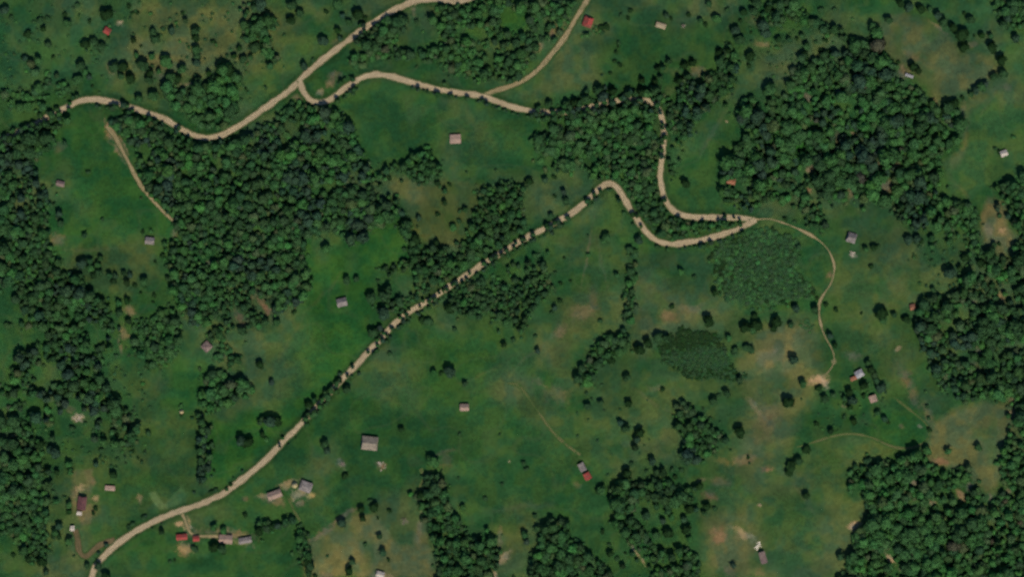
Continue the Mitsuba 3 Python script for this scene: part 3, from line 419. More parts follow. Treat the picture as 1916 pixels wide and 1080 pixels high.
# woods and thickets: plan outline, spacing, radius range, keep, conifer share, leaf tones, tallness
WOODS = {
    "left": ([(0, 270), (60, 247), (105, 223), (138, 213), (120, 238), (105, 262), (78, 285), (62, 305), (70, 335), (95, 360), (100, 382), (90, 410), (85, 425), (100, 445), (97, 460), (118, 480), (108, 505), (150, 512), (172, 530), (178, 560), (205, 560), (208, 590), (215, 605), (190, 612), (150, 600), (120, 605), (60, 600), (30, 575), (25, 540), (0, 530)], 9.5, 5, 10, .93, .08, "dark dark mid blue", 1.15),
    "left_scrub": ([(50, 110), (80, 105), (125, 130), (132, 165), (105, 195), (70, 205), (20, 205), (0, 185), (0, 155), (20, 160), (50, 165)], 9.5, 4, 8, .62, 0, "mid green dark", .9),
    "left_small": ([(250, 600), (285, 588), (320, 580), (335, 592), (337, 640), (325, 672), (300, 682), (280, 690), (262, 660), (250, 640)], 7.5, 4, 7.5, .95, 0, "mid dark mid", .95),
    "left_loose": ([(0, 600), (60, 605), (170, 600), (215, 615), (205, 650), (185, 690), (200, 720), (215, 745), (245, 770), (262, 790), (255, 832), (200, 830), (170, 805), (120, 800), (75, 790), (40, 770), (0, 760)], 11, 5, 9.5, .62, .2, "dark mid dark blue", 1.15),
    "left_low": ([(0, 760), (60, 800), (88, 838), (75, 860), (40, 880), (0, 900)], 10, 5, 10, .75, .05, "dark mid", 1.1),
    "left_bottom": ([(0, 895), (55, 890), (75, 880), (95, 900), (95, 950), (90, 1000), (92, 1040), (60, 1050), (35, 1025), (20, 1000), (0, 1000)], 8.5, 4.5, 8.5, .96, 0, "mid dark mid", 1.0),
    "above_road": ([(300, 160), (345, 168), (380, 160), (410, 135), (428, 118), (443, 130), (436, 165), (443, 185), (447, 210), (425, 235), (375, 238), (350, 222), (330, 197), (310, 182)], 10, 5, 10, .85, 0, "mid dark green", 1.0),
    "top_left": ([(450, 5), (478, 0), (495, 25), (518, 35), (515, 50), (500, 65), (505, 80), (515, 95), (520, 110), (505, 115), (490, 95), (470, 92), (455, 75), (452, 40)], 9, 5, 10, .9, 0, "dark mid", 1.05),
    "centre": ([(200, 224), (235, 218), (270, 224), (310, 238), (345, 260), (385, 270), (425, 268), (460, 250), (500, 222), (540, 195), (560, 180), (575, 198), (600, 206), (640, 212), (655, 235), (670, 265), (680, 285), (695, 320), (715, 345), (745, 375), (755, 400), (740, 415), (700, 425), (680, 447), (640, 447), (620, 430), (580, 435), (570, 460), (577, 500), (580, 535), (555, 570), (520, 590), (490, 610), (440, 630), (410, 640), (380, 620), (345, 590), (330, 560), (320, 520), (318, 480), (320, 455), (335, 430), (330, 410), (300, 390), (275, 360), (262, 330), (262, 300), (245, 268), (222, 240)], 8.5, 4.5, 9, .93, .06, "dark mid dark green blue", 1.1),
    "centre_low": ([(395, 640), (440, 630), (470, 640), (450, 665), (430, 690), (408, 690), (405, 660)], 9, 4, 8, .7, 0, "mid dark", .95),
    "copse": ([(385, 700), (400, 693), (430, 705), (455, 705), (478, 725), (475, 740), (440, 750), (400, 765), (380, 760), (372, 740)], 9, 6, 10, .95, 0, "dark mid green", 1.1),
    "north": ([(800, 20), (830, 10), (890, 0), (1080, 0), (1060, 40), (1045, 75), (1010, 78), (1004, 95), (985, 128), (975, 145), (940, 150), (900, 155), (860, 140), (830, 130), (800, 115), (760, 112), (720, 107), (690, 117), (660, 127), (650, 112), (680, 92), (720, 87), (780, 95), (815, 88), (830, 60), (810, 45)], 9, 5, 9, .86, .05, "dark mid green", 1.05),
    "north_road": ([(700, 50), (738, 27), (760, 45), (742, 78), (690, 92), (672, 82)], 9, 5, 10, .8, 0, "mid dark", 1.05),
    "road_conifers": ([(1040, 198), (1110, 182), (1160, 172), (1215, 165), (1240, 180), (1260, 150), (1320, 152), (1345, 112), (1360, 92), (1378, 102), (1380, 122), (1375, 150), (1370, 167), (1355, 187), (1330, 202), (1310, 217), (1282, 260), (1264, 272), (1250, 215), (1235, 183), (1160, 180), (1110, 194), (1060, 205)], 8.5, 4.5, 9, .95, .3, "dark dark mid blue", 1.1),
    "road_side": ([(1250, 190), (1264, 272), (1284, 262), (1272, 300), (1256, 330), (1250, 300)], 9, 4, 7, .75, 0, "dark mid", .95),
    "hairpin": ([(990, 265), (1010, 255), (1035, 235), (1070, 225), (1110, 215), (1160, 203), (1210, 203), (1228, 215), (1233, 260), (1228, 320), (1230, 360), (1245, 400), (1275, 415), (1385, 415), (1370, 424), (1310, 438), (1260, 445), (1235, 440), (1215, 420), (1190, 385), (1168, 352), (1145, 332), (1120, 332), (1095, 318), (1050, 320), (1020, 315), (1000, 300)], 8.5, 4.5, 8.5, .9, .1, "dark mid dark green", 1.0),
    "east": ([(1560, 95), (1590, 80), (1620, 75), (1640, 85), (1655, 105), (1685, 125), (1700, 150), (1722, 162), (1745, 190), (1750, 203), (1775, 192), (1795, 202), (1797, 240), (1795, 270), (1758, 290), (1757, 310), (1770, 345), (1790, 372), (1790, 385), (1740, 402), (1720, 390), (1690, 372), (1640, 378), (1610, 372), (1570, 378), (1520, 370), (1490, 375), (1440, 372), (1400, 395), (1365, 380), (1345, 362), (1365, 345), (1350, 315), (1370, 285), (1400, 245), (1380, 222), (1380, 190), (1400, 165), (1440, 160), (1480, 155), (1478, 130), (1490, 115), (1530, 110)], 10.5, 6, 11.5, .93, .03, "mid dark mid green blue", 1.15),
    "east_low": ([(1440, 372), (1490, 375), (1520, 372), (1545, 400), (1550, 430), (1530, 432), (1505, 420), (1512, 402), (1480, 380), (1470, 375)], 8.5, 4, 7, .72, 0, "dark mid", .95),
    "east_clump": ([(1662, 392), (1690, 378), (1735, 384), (1736, 425), (1715, 426), (1690, 415)], 8, 4, 7, .93, .35, "dark blue", 1.1),
    "east_mid": ([(1750, 352), (1775, 372), (1812, 380), (1830, 395), (1827, 430), (1838, 462), (1842, 480), (1815, 475), (1795, 450), (1765, 430), (1752, 425), (1758, 400), (1780, 388)], 9, 5, 9, .85, .05, "dark mid green", 1.05),
    "east_edge": ([(1880, 375), (1862, 347), (1916, 325), (1930, 560), (1890, 560), (1860, 540), (1842, 500), (1845, 475), (1870, 468), (1896, 482), (1902, 440), (1890, 400)], 9, 5, 10, .93, .03, "dark mid dark", 1.1),
    "east_south": ([(1720, 560), (1740, 550), (1790, 545), (1800, 520), (1830, 510), (1860, 540), (1930, 550), (1930, 762), (1890, 755), (1860, 750), (1800, 752), (1770, 735), (1740, 695), (1725, 650), (1712, 620), (1718, 590)], 9.5, 5, 10.5, .93, .04, "dark dark mid blue", 1.1),
    "east_strip": ([(1888, 760), (1930, 750), (1930, 900), (1880, 880), (1868, 850), (1885, 820), (1892, 790)], 10, 6, 11, .95, 0, "dark mid green", 1.1),
    "south_east": ([(1585, 882), (1600, 868), (1625, 860), (1670, 862), (1690, 850), (1715, 852), (1730, 867), (1755, 870), (1770, 888), (1800, 878), (1815, 888), (1830, 912), (1843, 938), (1862, 935), (1880, 920), (1876, 880), (1930, 850), (1930, 1095), (1565, 1095), (1572, 1060), (1590, 1030), (1600, 1005), (1622, 985), (1625, 940), (1592, 930), (1585, 905)], 10, 5.5, 11, .95, .02, "mid mid dark green", 1.1),
    "scrub": ([(1350, 452), (1400, 437), (1420, 418), (1440, 420), (1480, 440), (1500, 450), (1497, 480), (1492, 510), (1530, 540), (1530, 562), (1490, 560), (1470, 575), (1450, 577), (1400, 570), (1350, 560), (1338, 530), (1330, 475)], 4.6, 3.2, 6.4, 1.0, 0, "dark shade mid dark", .6),
    "thicket": ([(1240, 625), (1280, 615), (1330, 620), (1350, 640), (1360, 660), (1380, 690), (1395, 710), (1370, 715), (1340, 707), (1310, 715), (1270, 705), (1265, 690), (1240, 680), (1233, 655)], 3.6, 2.8, 5.6, 1.06, 0, "shade dark shade dark", .55),
    "scatter_upper": ([(0, 0), (560, 0), (545, 130), (440, 220), (300, 165), (0, 190)], 17, 2.0, 5.0, .42, 0, "dark mid", .8),
    "scatter_lower": ([(0, 600), (330, 600), (300, 830), (230, 880), (100, 880), (0, 860)], 16, 2.0, 5.5, .5, 0, "dark mid", .8),
    "scatter_right": ([(1420, 0), (1600, 20), (1590, 90), (1480, 150), (1400, 120), (1390, 40)], 15, 2.0, 5.0, .5, 0, "dark mid", .8),
    "scatter_east": ([(1740, 400), (1860, 470), (1830, 540), (1720, 560), (1690, 470)], 16, 2.0, 5.5, .45, 0, "dark mid", .8),
    "scatter_south": ([(1060, 720), (1240, 700), (1250, 880), (1140, 900), (1060, 800)], 26, 1.8, 4.0, .35, 0, "dark mid", .8),
    "scatter_hamlet": ([(1480, 730), (1660, 700), (1670, 800), (1520, 815)], 16, 1.8, 4.5, .5, 0, "dark mid green", .8),
    "low_patch": ([(1487, 605), (1515, 592), (1530, 600), (1525, 615), (1498, 622)], 5, 2.5, 4.5, .95, 0, "mid", .5),
    "mid_copse": ([(1110, 647), (1140, 630), (1175, 626), (1180, 650), (1160, 665), (1145, 680), (1120, 692), (1112, 718), (1100, 730), (1075, 715), (1085, 690), (1102, 670)], 7.5, 4, 8, .93, 0, "dark mid mid", .95),
    "mid_wood": ([(1260, 760), (1275, 748), (1300, 768), (1330, 792), (1362, 826), (1355, 843), (1320, 850), (1300, 868), (1278, 865), (1276, 820), (1268, 790)], 8, 5, 9, .96, .05, "dark dark mid blue", 1.1),
    "south_mid": ([(797, 888), (820, 887), (838, 914), (838, 945), (855, 967), (880, 997), (905, 1012), (932, 1008), (935, 1050), (925, 1095), (812, 1095), (815, 1030), (805, 1000), (790, 972), (787, 945), (776, 922), (784, 907)], 8.5, 5, 9.5, .96, .03, "dark dark mid", 1.1),
    "south": ([(1030, 977), (1045, 970), (1062, 977), (1065, 1002), (1090, 1017), (1105, 1042), (1130, 1057), (1165, 1095), (988, 1095), (996, 1045), (1012, 1018), (1016, 992)], 8.5, 5.5, 10, .96, .03, "dark mid dark", 1.1),
    "south_fork": ([(1145, 912), (1165, 897), (1200, 899), (1225, 892), (1260, 907), (1290, 917), (1295, 932), (1270, 945), (1250, 950), (1225, 930), (1200, 930), (1185, 945), (1190, 975), (1205, 995), (1220, 1012), (1235, 1032), (1260, 1027), (1290, 1027), (1302, 1042), (1312, 1095), (1220, 1095), (1210, 1052), (1185, 1032), (1170, 1007), (1152, 987), (1148, 960), (1155, 945), (1142, 930)], 8.3, 5, 9.5, .95, .03, "dark dark mid", 1.1),
    "road_wood": ([(745, 408), (770, 417), (775, 437), (790, 457), (820, 467), (845, 457), (870, 442), (880, 407), (895, 382), (895, 352), (935, 347), (965, 342), (985, 347), (980, 380), (980, 400), (988, 420), (958, 446), (910, 473), (860, 506), (800, 546), (775, 566), (745, 588), (720, 590), (710, 575), (715, 545), (735, 522), (720, 517), (700, 510), (705, 502), (740, 492), (770, 482), (765, 467), (755, 432)], 7.8, 4, 8, .93, .15, "dark mid dark", 1.0),
    "road_south": ([(840, 560), (870, 537), (910, 508), (950, 492), (1000, 475), (1020, 490), (1030, 520), (1040, 545), (1005, 562), (992, 600), (975, 622), (950, 602), (900, 592), (870, 590), (850, 580)], 7.6, 3.8, 7.5, .84, .12, "dark mid dark", .95),
    "hedge": ([(1180, 462), (1192, 462), (1190, 520), (1180, 600), (1168, 600), (1170, 540), (1176, 500)], 7, 4, 6.5, .9, 0, "dark mid", .85),
    "hedge_left": ([(369, 775), (389, 778), (391, 830), (395, 852), (390, 885), (381, 905), (370, 902), (373, 840)], 7.5, 5, 8, 1, 0, "dark dark blue", 1.1),
    "hedge_low": ([(480, 984), (500, 976), (545, 968), (560, 975), (572, 1000), (588, 1078), (572, 1078), (560, 1000), (545, 982), (500, 990)], 8, 4.5, 8, .9, 0, "dark mid", 1.0),
    "meadow_copse": ([(705, 322), (740, 302), (765, 300), (780, 285), (800, 280), (815, 300), (825, 312), (815, 335), (790, 345), (770, 335), (757, 317), (735, 320), (710, 330)], 7.6, 5, 8.5, .95, .1, "dark dark mid", 1.05),
    "top_hedge": ([(1440, 8), (1475, 4), (1510, 24), (1540, 40), (1562, 55), (1582, 68), (1575, 80), (1545, 62), (1530, 58), (1505, 50), (1470, 20), (1462, 45), (1440, 45)], 8, 4.5, 8.5, .85, 0, "dark mid", 1.0),
    "corner": ([(1865, 0), (1930, 0), (1930, 60), (1895, 52), (1870, 45), (1866, 25)], 8.5, 4, 8, .7, 0, "dark mid", .95),
    "red_roof_scrub": ([(1105, 45), (1130, 35), (1145, 45), (1130, 62), (1100, 70), (1092, 60)], 8, 3, 5.5, .5, 0, "green mid", .7),
    "right_hamlet": ([(1575, 735), (1600, 728), (1603, 755), (1590, 775), (1578, 765)], 7, 3, 6, .6, 0, "green mid", .75),
    "left_road": ([(55, 235), (105, 212), (112, 218), (60, 243), (0, 272), (0, 250)], 8, 5, 8, .9, 0, "dark mid", 1.1),
    "road_gallery": ([(1040, 212), (1110, 203), (1160, 190), (1210, 186), (1232, 196), (1243, 230), (1243, 300), (1236, 300), (1236, 235), (1222, 204), (1160, 200), (1110, 212), (1050, 220)], 10, 4, 6, .3, .1, "dark mid", .9),
}
CLEARINGS = [Polygon(q) for q in (
    [(488, 408), (525, 386), (575, 358), (620, 345), (682, 338), (683, 345), (622, 353), (580, 367), (530, 394), (492, 416)], [(1690, 640), (1700, 640), (1702, 650), (1692, 650)],
    [(735, 517), (772, 497), (780, 530), (770, 553), (732, 560), (727, 537)], [(1755, 597), (1790, 600), (1798, 618), (1775, 626), (1752, 612)], [(1760, 575), (1770, 590), (1762, 605), (1754, 590)],
    [(930, 20), (990, 15), (985, 60), (940, 62)], [(850, 50), (910, 48), (905, 75), (855, 72)], [(530, 225), (560, 225), (560, 250), (530, 250)], [(480, 552), (515, 590), (506, 602), (476, 566)], [(430, 580), (460, 590), (466, 612), (440, 612)],
    [(20, 620), (90, 618), (85, 645), (35, 645)], [(60, 690), (110, 680), (105, 720), (70, 730)], [(165, 610), (185, 600), (180, 640), (170, 660)], [(55, 740), (85, 745), (90, 780), (60, 780)], [(120, 760), (160, 765), (158, 800), (120, 795)], [(1480, 262), (1508, 266), (1505, 290), (1482, 288)], [(0, 618), (30, 640), (20, 720), (0, 730)],
    [(1195, 955), (1240, 955), (1235, 990), (1205, 985)], [(1300, 185), (1330, 180), (1325, 195), (1300, 200)], [(1755, 640), (1815, 660), (1845, 690), (1838, 700), (1800, 675)], [(1245, 155), (1265, 155), (1265, 182), (1248, 182)], [(1290, 128), (1318, 128), (1312, 152), (1294, 150)])]
CLEAR = shapely.union_all(CLEARINGS + [shapely.Point(a, b + 3).buffer(12) for a, b, _ in LAND[:24]] + [shapely.affinity.rotate(shapely.affinity.scale(shapely.Point(s[0], s[1]).buffer(1), s[2] * (1.3 if s[6] >= .8 else .9) + 2, s[3] * (1.3 if s[6] >= .8 else .9) + 2), s[4]) for s in SPOTS if s[6] >= .6 and s[5] in (SOIL, RED, PALE)])

LOW = ("scatter_upper", "scatter_lower", "scatter_right", "scatter_east", "scatter_south", "scatter_hamlet", "scrub", "thicket", "low_patch", "red_roof_scrub", "right_hamlet")
trees = []   # dicts: x, y, r, kind, tone, tall, single
for tok in SINGLES.replace("\n", ";").split(";"):
    q = tok.split()
    x, y, r = map(float, q[:3]); k = q[3] if len(q) > 3 else ""
    kind = "conifer" if k == "c" else "dead" if k == "d" else "shrub" if (k == "s" or r < 5.5) else "broad"
    tone = "green" if k == "g" else str(rng.choice(["dark", "shade", "dark", "mid", "blue", "shade"] if kind == "broad" else ["dark", "shade"]))
    trees.append(dict(x=x, y=y + .28 * r, r=r * 1.06, kind=kind, tone=tone, tall=rng.uniform(.82, 1.08), single=True, wood=None))
n_traced = len(trees)
for wood, (poly, sp, r0, r1, keep, con, tones, tall) in WOODS.items():
    P = Polygon(poly).buffer(0)
    x0, y0, x1, y1 = P.bounds; x0 -= 26; y0 -= 26; x1 += 26; y1 += 26
    low = wood in LOW
    storeys = [(sp, None)] if low else [(sp * 2.05, "tall"), (sp * .92, "fill")]
    bigs = np.zeros((0, 3)); cx, cy, storey = [], [], []
    for step, what in storeys:
        gx, gy = np.meshgrid(np.arange(x0, x1 + step, step), np.arange(y0, y1 + step, step * .87))
        gx[1::2] += step / 2
        gx, gy = (gx + rng.uniform(-.46, .46, gx.shape) * step).ravel(), (gy + rng.uniform(-.46, .46, gy.shape) * step).ravel()
        nz = lambda q, w: meshkit.fbm(np.stack([gx / w + q, gy / w, np.full_like(gx, q)], -1), 2, seed=31) - .5
        wob = 8 if not low else 16
        ok = shapely.contains_xy(P, gx + nz(3.1, 14.0) * wob * 1.6, gy + nz(7.7, 14.0) * wob * 1.6) & ~shapely.contains_xy(CLEAR, gx, gy)
        if what == "fill":
            away = shapely.distance(P, shapely.points(gx, gy))
            ok |= (away > 0) & (rng.uniform(size=gx.shape) < .30 * np.exp(-away / 6.0)) & ~shapely.contains_xy(CLEAR, gx, gy)
        lump = meshkit.fbm(np.stack([gx / 30, gy / 30, np.zeros_like(gx)], -1), 2, seed=5)
        ok &= (lump * 1.3 + rng.uniform(0, .4, gx.shape) > 1.27 - keep) if not low else (lump * .8 + rng.uniform(0, .5, gx.shape) > 1.06 - keep)
        if low: ok &= shapely.distance(P.boundary, shapely.points(gx, gy)) > rng.exponential(5.0, gx.shape)
        if not low:
            glade = meshkit.fbm(np.stack([gx / 34 + 21, gy / 27, np.zeros_like(gx)], -1), 2, seed=17)
            ok &= (glade > .335) | (rng.uniform(size=gx.shape) < .25)
        if what == "tall": ok &= rng.uniform(size=gx.shape) < .8
        d_road = shapely.distance(ROAD_UNION, shapely.points(gx, gy)); d_track = shapely.distance(TRACK_UNION, shapely.points(gx, gy))
        gap = 5.0 if wood in ("left_road", "road_gallery") else 9.5
        ok &= (d_road > gap + (3 if what == "tall" else 0)) & (d_track > 5)
        gx, gy = gx[ok], gy[ok]
        if what == "tall":
            bigs = np.stack([gx, gy, rng.uniform(.8, 1.25, len(gx)) * r1], -1)
            cx, cy, storey = list(gx), list(gy), list(bigs[:, 2])
        else:
            if len(bigs):
                free = (np.hypot(gx[:, None] - bigs[None, :, 0], gy[:, None] - bigs[None, :, 1]) > bigs[None, :, 2] * .72).all(1)
                gx, gy = gx[free], gy[free]
            cx += list(gx); cy += list(gy); storey += [0.0] * len(gx)
    gx, gy, storey = np.array(cx), np.array(cy), np.array(storey)
    # stand patches: neighbouring trees share height and hue
    patch = meshkit.fbm(np.stack([gx / 45 + 7, gy / 45, np.zeros_like(gx)], -1), 2, seed=9)
    names = tones.split()
    for i in range(len(gx)):
        grown = .72 + .62 * float(meshkit.noise(np.array([gx[i] / 55, gy[i] / 55, 4.0]), 23))
        out = not low and not shapely.contains_xy(P, gx[i], gy[i])
        r = storey[i] or r0 + (r1 - r0) * (rng.beta(1.6, 2.2) if low else .62 * rng.beta(1.4, 1.8))
        kind = "shrub" if low or r < 4.2 else "conifer" if rng.uniform() < con else "broad"
        tone = names[int(np.clip((patch[i] - .32) * 2.8 * len(names) + rng.normal(0, .8), 0, len(names) - 1))]
        if wood == "thicket": pass
        elif rng.uniform() < .10 and kind != "conifer": tone = "green"
        if rng.uniform() < .03 and not low: tone = "bright" if kind != "conifer" else tone
        if rng.uniform() < .04 and not low: tone = "olive"
        if rng.uniform() < .015 and wood in ("east", "south_east", "north"): tone = "brown"
        r *= grown if not low else 1
        if out and rng.uniform() < .7: kind = "shrub"; r = rng.uniform(2.2, 5.0)
        elif not low and not storey[i] and rng.uniform() < .38:
            kind = "shrub"; r *= rng.uniform(.8, 1.3); tone = str(rng.choice(["mid", "green", "olive", "green", "dark"]))
        trees.append(dict(x=gx[i], y=gy[i] + 1.5, r=r, kind=kind, tone=tone, tall=tall * rng.uniform(.8, 1.25) * (.75 + .5 * patch[i]) * (1.05 if storey[i] else .95), single=False, wood=wood))
# bushes on the low side of the roads
def along(line, a, b, off, step, r, keep=1.0):
    p, t = smooth_line(line, 1.0)
    i0 = np.argmin(np.hypot(p[:, 0] - a[0], p[:, 1] - a[1])); i1 = np.argmin(np.hypot(p[:, 0] - b[0], p[:, 1] - b[1]))
    i0, i1 = min(i0, i1), max(i0, i1)
    k = float(i0)
    while k < i1:
        i = int(k); d = p[min(i + 2, len(p) - 1)] - p[max(i - 2, 0)]; d = d / np.linalg.norm(d)
        nrm = np.array([-d[1], d[0]])
        if nrm[1] < 0: nrm = -nrm
        if off < 0: nrm = -nrm
        if rng.uniform() < keep * (.35 + 1.1 * float(meshkit.noise(np.array([p[i][0] / 24, p[i][1] / 24, 2.0]), 4))):
            q = p[i] + nrm * (abs(off) + 1.0 + abs(rng.normal(0, 2.2)) - .8)
            rr = r * rng.uniform(.5, 1.35)
            trees.append(dict(x=q[0], y=q[1], r=rr, kind="shrub" if rr < 5 else "broad", tone=str(rng.choice(["dark", "mid", "blue"])), tall=rng.uniform(1.2, 1.8), single="road", wood=None))
        k += step * rng.uniform(.5, 1.7)
along(ROAD_A, (183, 185), (225, 193), 9, 7, 5); along(ROAD_A, (255, 204), (375, 256), 10, 9, 5, .8); along(ROAD_A, (395, 258), (440, 240), 10, 9, 4.2, .8); along(ROAD_A, (660, 68), (700, 40), 10, 9, 4.6, .8); along(ROAD_A, (0, 262), (110, 208), 9, 8, 6)
along(ROAD_B, (590, 191), (670, 148), 10, 8, 5, .8); along(ROAD_B, (640, 167), (665, 150), -11, 6, 4.6); along(ROAD_B, (775, 155), (1000, 208), 8.5, 7.5, 4.4); along(ROAD_B, (1010, 210), (1230, 200), 10, 8, 5.5, .9); along(ROAD_B, (1245, 376), (1395, 408), 9.5, 8, 4.4, .85)
along(ROAD_C, (1385, 428), (1225, 448), 9, 7.5, 4.2, .95); along(ROAD_C, (1205, 430), (1165, 365), 9, 9, 4, .75); along(ROAD_C, (1150, 346), (1130, 345), 9, 8, 4); along(ROAD_C, (1110, 362), (1095, 378), 9, 7, 4); along(ROAD_C, (1058, 406), (960, 460), 8.5, 8, 4.4, .95); along(ROAD_C, (955, 462), (770, 583), 9, 8.5, 4, .95)
along(ROAD_C, (760, 588), (690, 660), 8.5, 8.5, 4, .95); along(ROAD_C, (662, 690), (570, 787), 8, 8.5, 4.8, .95); along(ROAD_C, (545, 812), (515, 845), 9, 9, 4, .8); along(ROAD_C, (655, 695), (580, 775), -9, 12, 5, .6); along(ROAD_C, (300, 970), (185, 1050), 9, 22, 3, .9); along(ROAD_C, (300, 972), (190, 1045), -10, 22, 4, .8); along(ROAD_C, (480, 876), (390, 936), -10, 13, 4, .8)

# crowns that hang over the roads
def cover(line, a, b, step, r, spread=5.0, keep=.9):
    p, t = smooth_line(line, 1.0)
    i0 = np.argmin(np.hypot(p[:, 0] - a[0], p[:, 1] - a[1])); i1 = np.argmin(np.hypot(p[:, 0] - b[0], p[:, 1] - b[1]))
    i0, i1 = min(i0, i1), max(i0, i1)
    k = float(i0)
    while k < i1:
        if rng.uniform() < keep:
            q = p[int(k)] + [rng.normal(0, spread * .6), rng.normal(0, spread) + 2]
            trees.append(dict(x=q[0], y=q[1], r=r * rng.uniform(.75, 1.25), kind="broad", tone=str(rng.choice(["dark", "mid", "dark", "blue"])), tall=rng.uniform(1.0, 1.35), single=False, wood="road"))
        k += step * rng.uniform(.7, 1.3)
cover(ROAD_A, (0, 262), (112, 207), 6.5, 6.5, 6, .8); cover(ROAD_A, (128, 197), (145, 188), 6, 5); cover(ROAD_A, (208, 190), (248, 202), 6, 5.5, 4); cover(ROAD_A, (332, 236), (346, 246), 6, 5.5); cover(ROAD_A, (372, 257), (382, 259), 5, 5); cover(ROAD_A, (674, 57), (684, 50), 5, 5.5)
cover(ROAD_B, (642, 165), (664, 151), 5, 5); cover(ROAD_B, (995, 208), (1228, 196), 5, 5.8, 5.5, .85); cover(ROAD_B, (1225, 195), (1240, 315), 6.5, 5, 5, .6); cover(ROAD_B, (1243, 372), (1250, 384), 5, 4.5); cover(ROAD_B, (1330, 407), (1390, 409), 10, 4, 3, .6)
cover(ROAD_C, (1322, 447), (1312, 449), 6, 5); cover(ROAD_C, (1200, 424), (1186, 402), 9, 4, 4, .6); cover(ROAD_C, (1116, 358), (1096, 378), 5, 5); cover(ROAD_C, (1060, 404), (1022, 426), 4.6, 6, 4); cover(ROAD_C, (1000, 437), (900, 496), 6.5, 5, 4, .85); cover(ROAD_C, (880, 511), (775, 581), 9, 4.4, 3.5, .8)
cover(ROAD_C, (768, 584), (742, 602), 7, 4.6, 4); cover(ROAD_C, (735, 610), (690, 658), 6.5, 4.6, 4, .85); cover(ROAD_C, (662, 690), (645, 705), 8, 5, 4); cover(ROAD_C, (636, 714), (568, 789), 5.5, 6, 5, .85); cover(ROAD_C, (532, 826), (520, 838), 7, 4.4); cover(ROAD_C, (184, 1050), (180, 1058), 8, 4.5)

size = np.array([t["r"] for t in trees])
# things of their own: the 300 largest showing trees and 300 shrubs (meadow ones first); the rest is woodland and scrub
def rank(t): return t["r"] + (5.0 if t["single"] is True else 2.0 if t["single"] else 0.0)
is_tree = [i for i, t in enumerate(trees) if t["kind"] in ("broad", "conifer")]
is_shrub = [i for i, t in enumerate(trees) if t["kind"] == "shrub" and -5 < t["x"] < 1921 and -5 < t["y"] < 1085]
inside = lambda t: 4 < t["x"] < 1912 and 4 < t["y"] < 1076
pick_trees = sorted([i for i in is_tree if inside(trees[i])], key=lambda i: -rank(trees[i]))[:300]
pick_shrubs = sorted([i for i in is_shrub if inside(trees[i]) and trees[i]["single"]], key=lambda i: -rank(trees[i]))[:300]
picked = set(pick_trees) | set(pick_shrubs)

# ------------------------------------------------------------------ landmarks that labels refer to
LP = np.array([(a, b) for a, b, _ in LAND], float)
WAYS = ["right of", "upper right of", "above", "upper left of", "left of", "lower left of", "below", "lower right of"]
ORD = ["", "second ", "third ", "fourth ", "fifth ", "sixth ", "seventh ", "eighth ", "ninth ", "tenth ", "eleventh ", "twelfth ", "thirteenth ", "fourteenth ", "fifteenth ", "sixteenth ", "seventeenth ", "eighteenth ", "nineteenth ", "twentieth "]
TONE_WORD = {"dark": "dark green", "blue": "dark bluish", "mid": "mid green", "green": "fresh green", "bright": "bright green", "olive": "olive green", "brown": "brownish", "shade": "very dark"}
spot = {}
for i in sorted(picked | {i for i, t in enumerate(trees) if t["kind"] == "dead"}):
    t = trees[i]
    d = np.hypot(LP[:, 0] - t["x"], LP[:, 1] - t["y"]); j = int(np.argmin(d))
    way = int(round(math.degrees(math.atan2(LP[j, 1] - t["y"], t["x"] - LP[j, 0])) / 45)) % 8
    word = {"conifer": "pointed conifer", "shrub": "low bush", "dead": "leafless grey tree", "broad": "round tree"}[t["kind"]]
    if t["kind"] == "broad" and t["r"] > 9.5: word = "broad tree"
    if t["kind"] == "broad" and t["r"] < 7: word = "small round tree"
    if t["kind"] == "shrub" and t["r"] < 3.6: word = "tiny bush"
    if t["kind"] == "shrub" and t["single"] == "road": word = "roadside bush"
    spot.setdefault((word, t["tone"] if t["kind"] != "dead" else "", j, way), []).append((d[j], i))
tree_label = {}
def words16(text):
    w = text.split()
    for drop in ("green", "small", "big", "large", "upper", "dry"):
        if len(w) > 16 and drop in w[3:]: w.pop(3 + w[3:].index(drop))
    if len(w) > 16 and "nearest" in w: w.remove("nearest")
    return " ".join(w)
for (word, tone, j, way), found in spot.items():
    for k, (_, i) in enumerate(sorted(found)):
        near = (ORD[k] + "nearest ") if len(found) > 1 else ""
        tree_label[i] = words16(f"{near}{TONE_WORD.get(tone, '')} {word} {WAYS[way]} the {LAND[j][2]}")

def proportions(t):
    R = t["r"] * M
    if t["kind"] == "conifer": return R * 1.0, 2.1 * R * t["tall"] + .6, .4
    if t["kind"] == "shrub": return R, (1.05 * R + .35) * t["tall"], -.05
    return R, (1.25 * R + 1.0) * t["tall"], .28 * R + .5

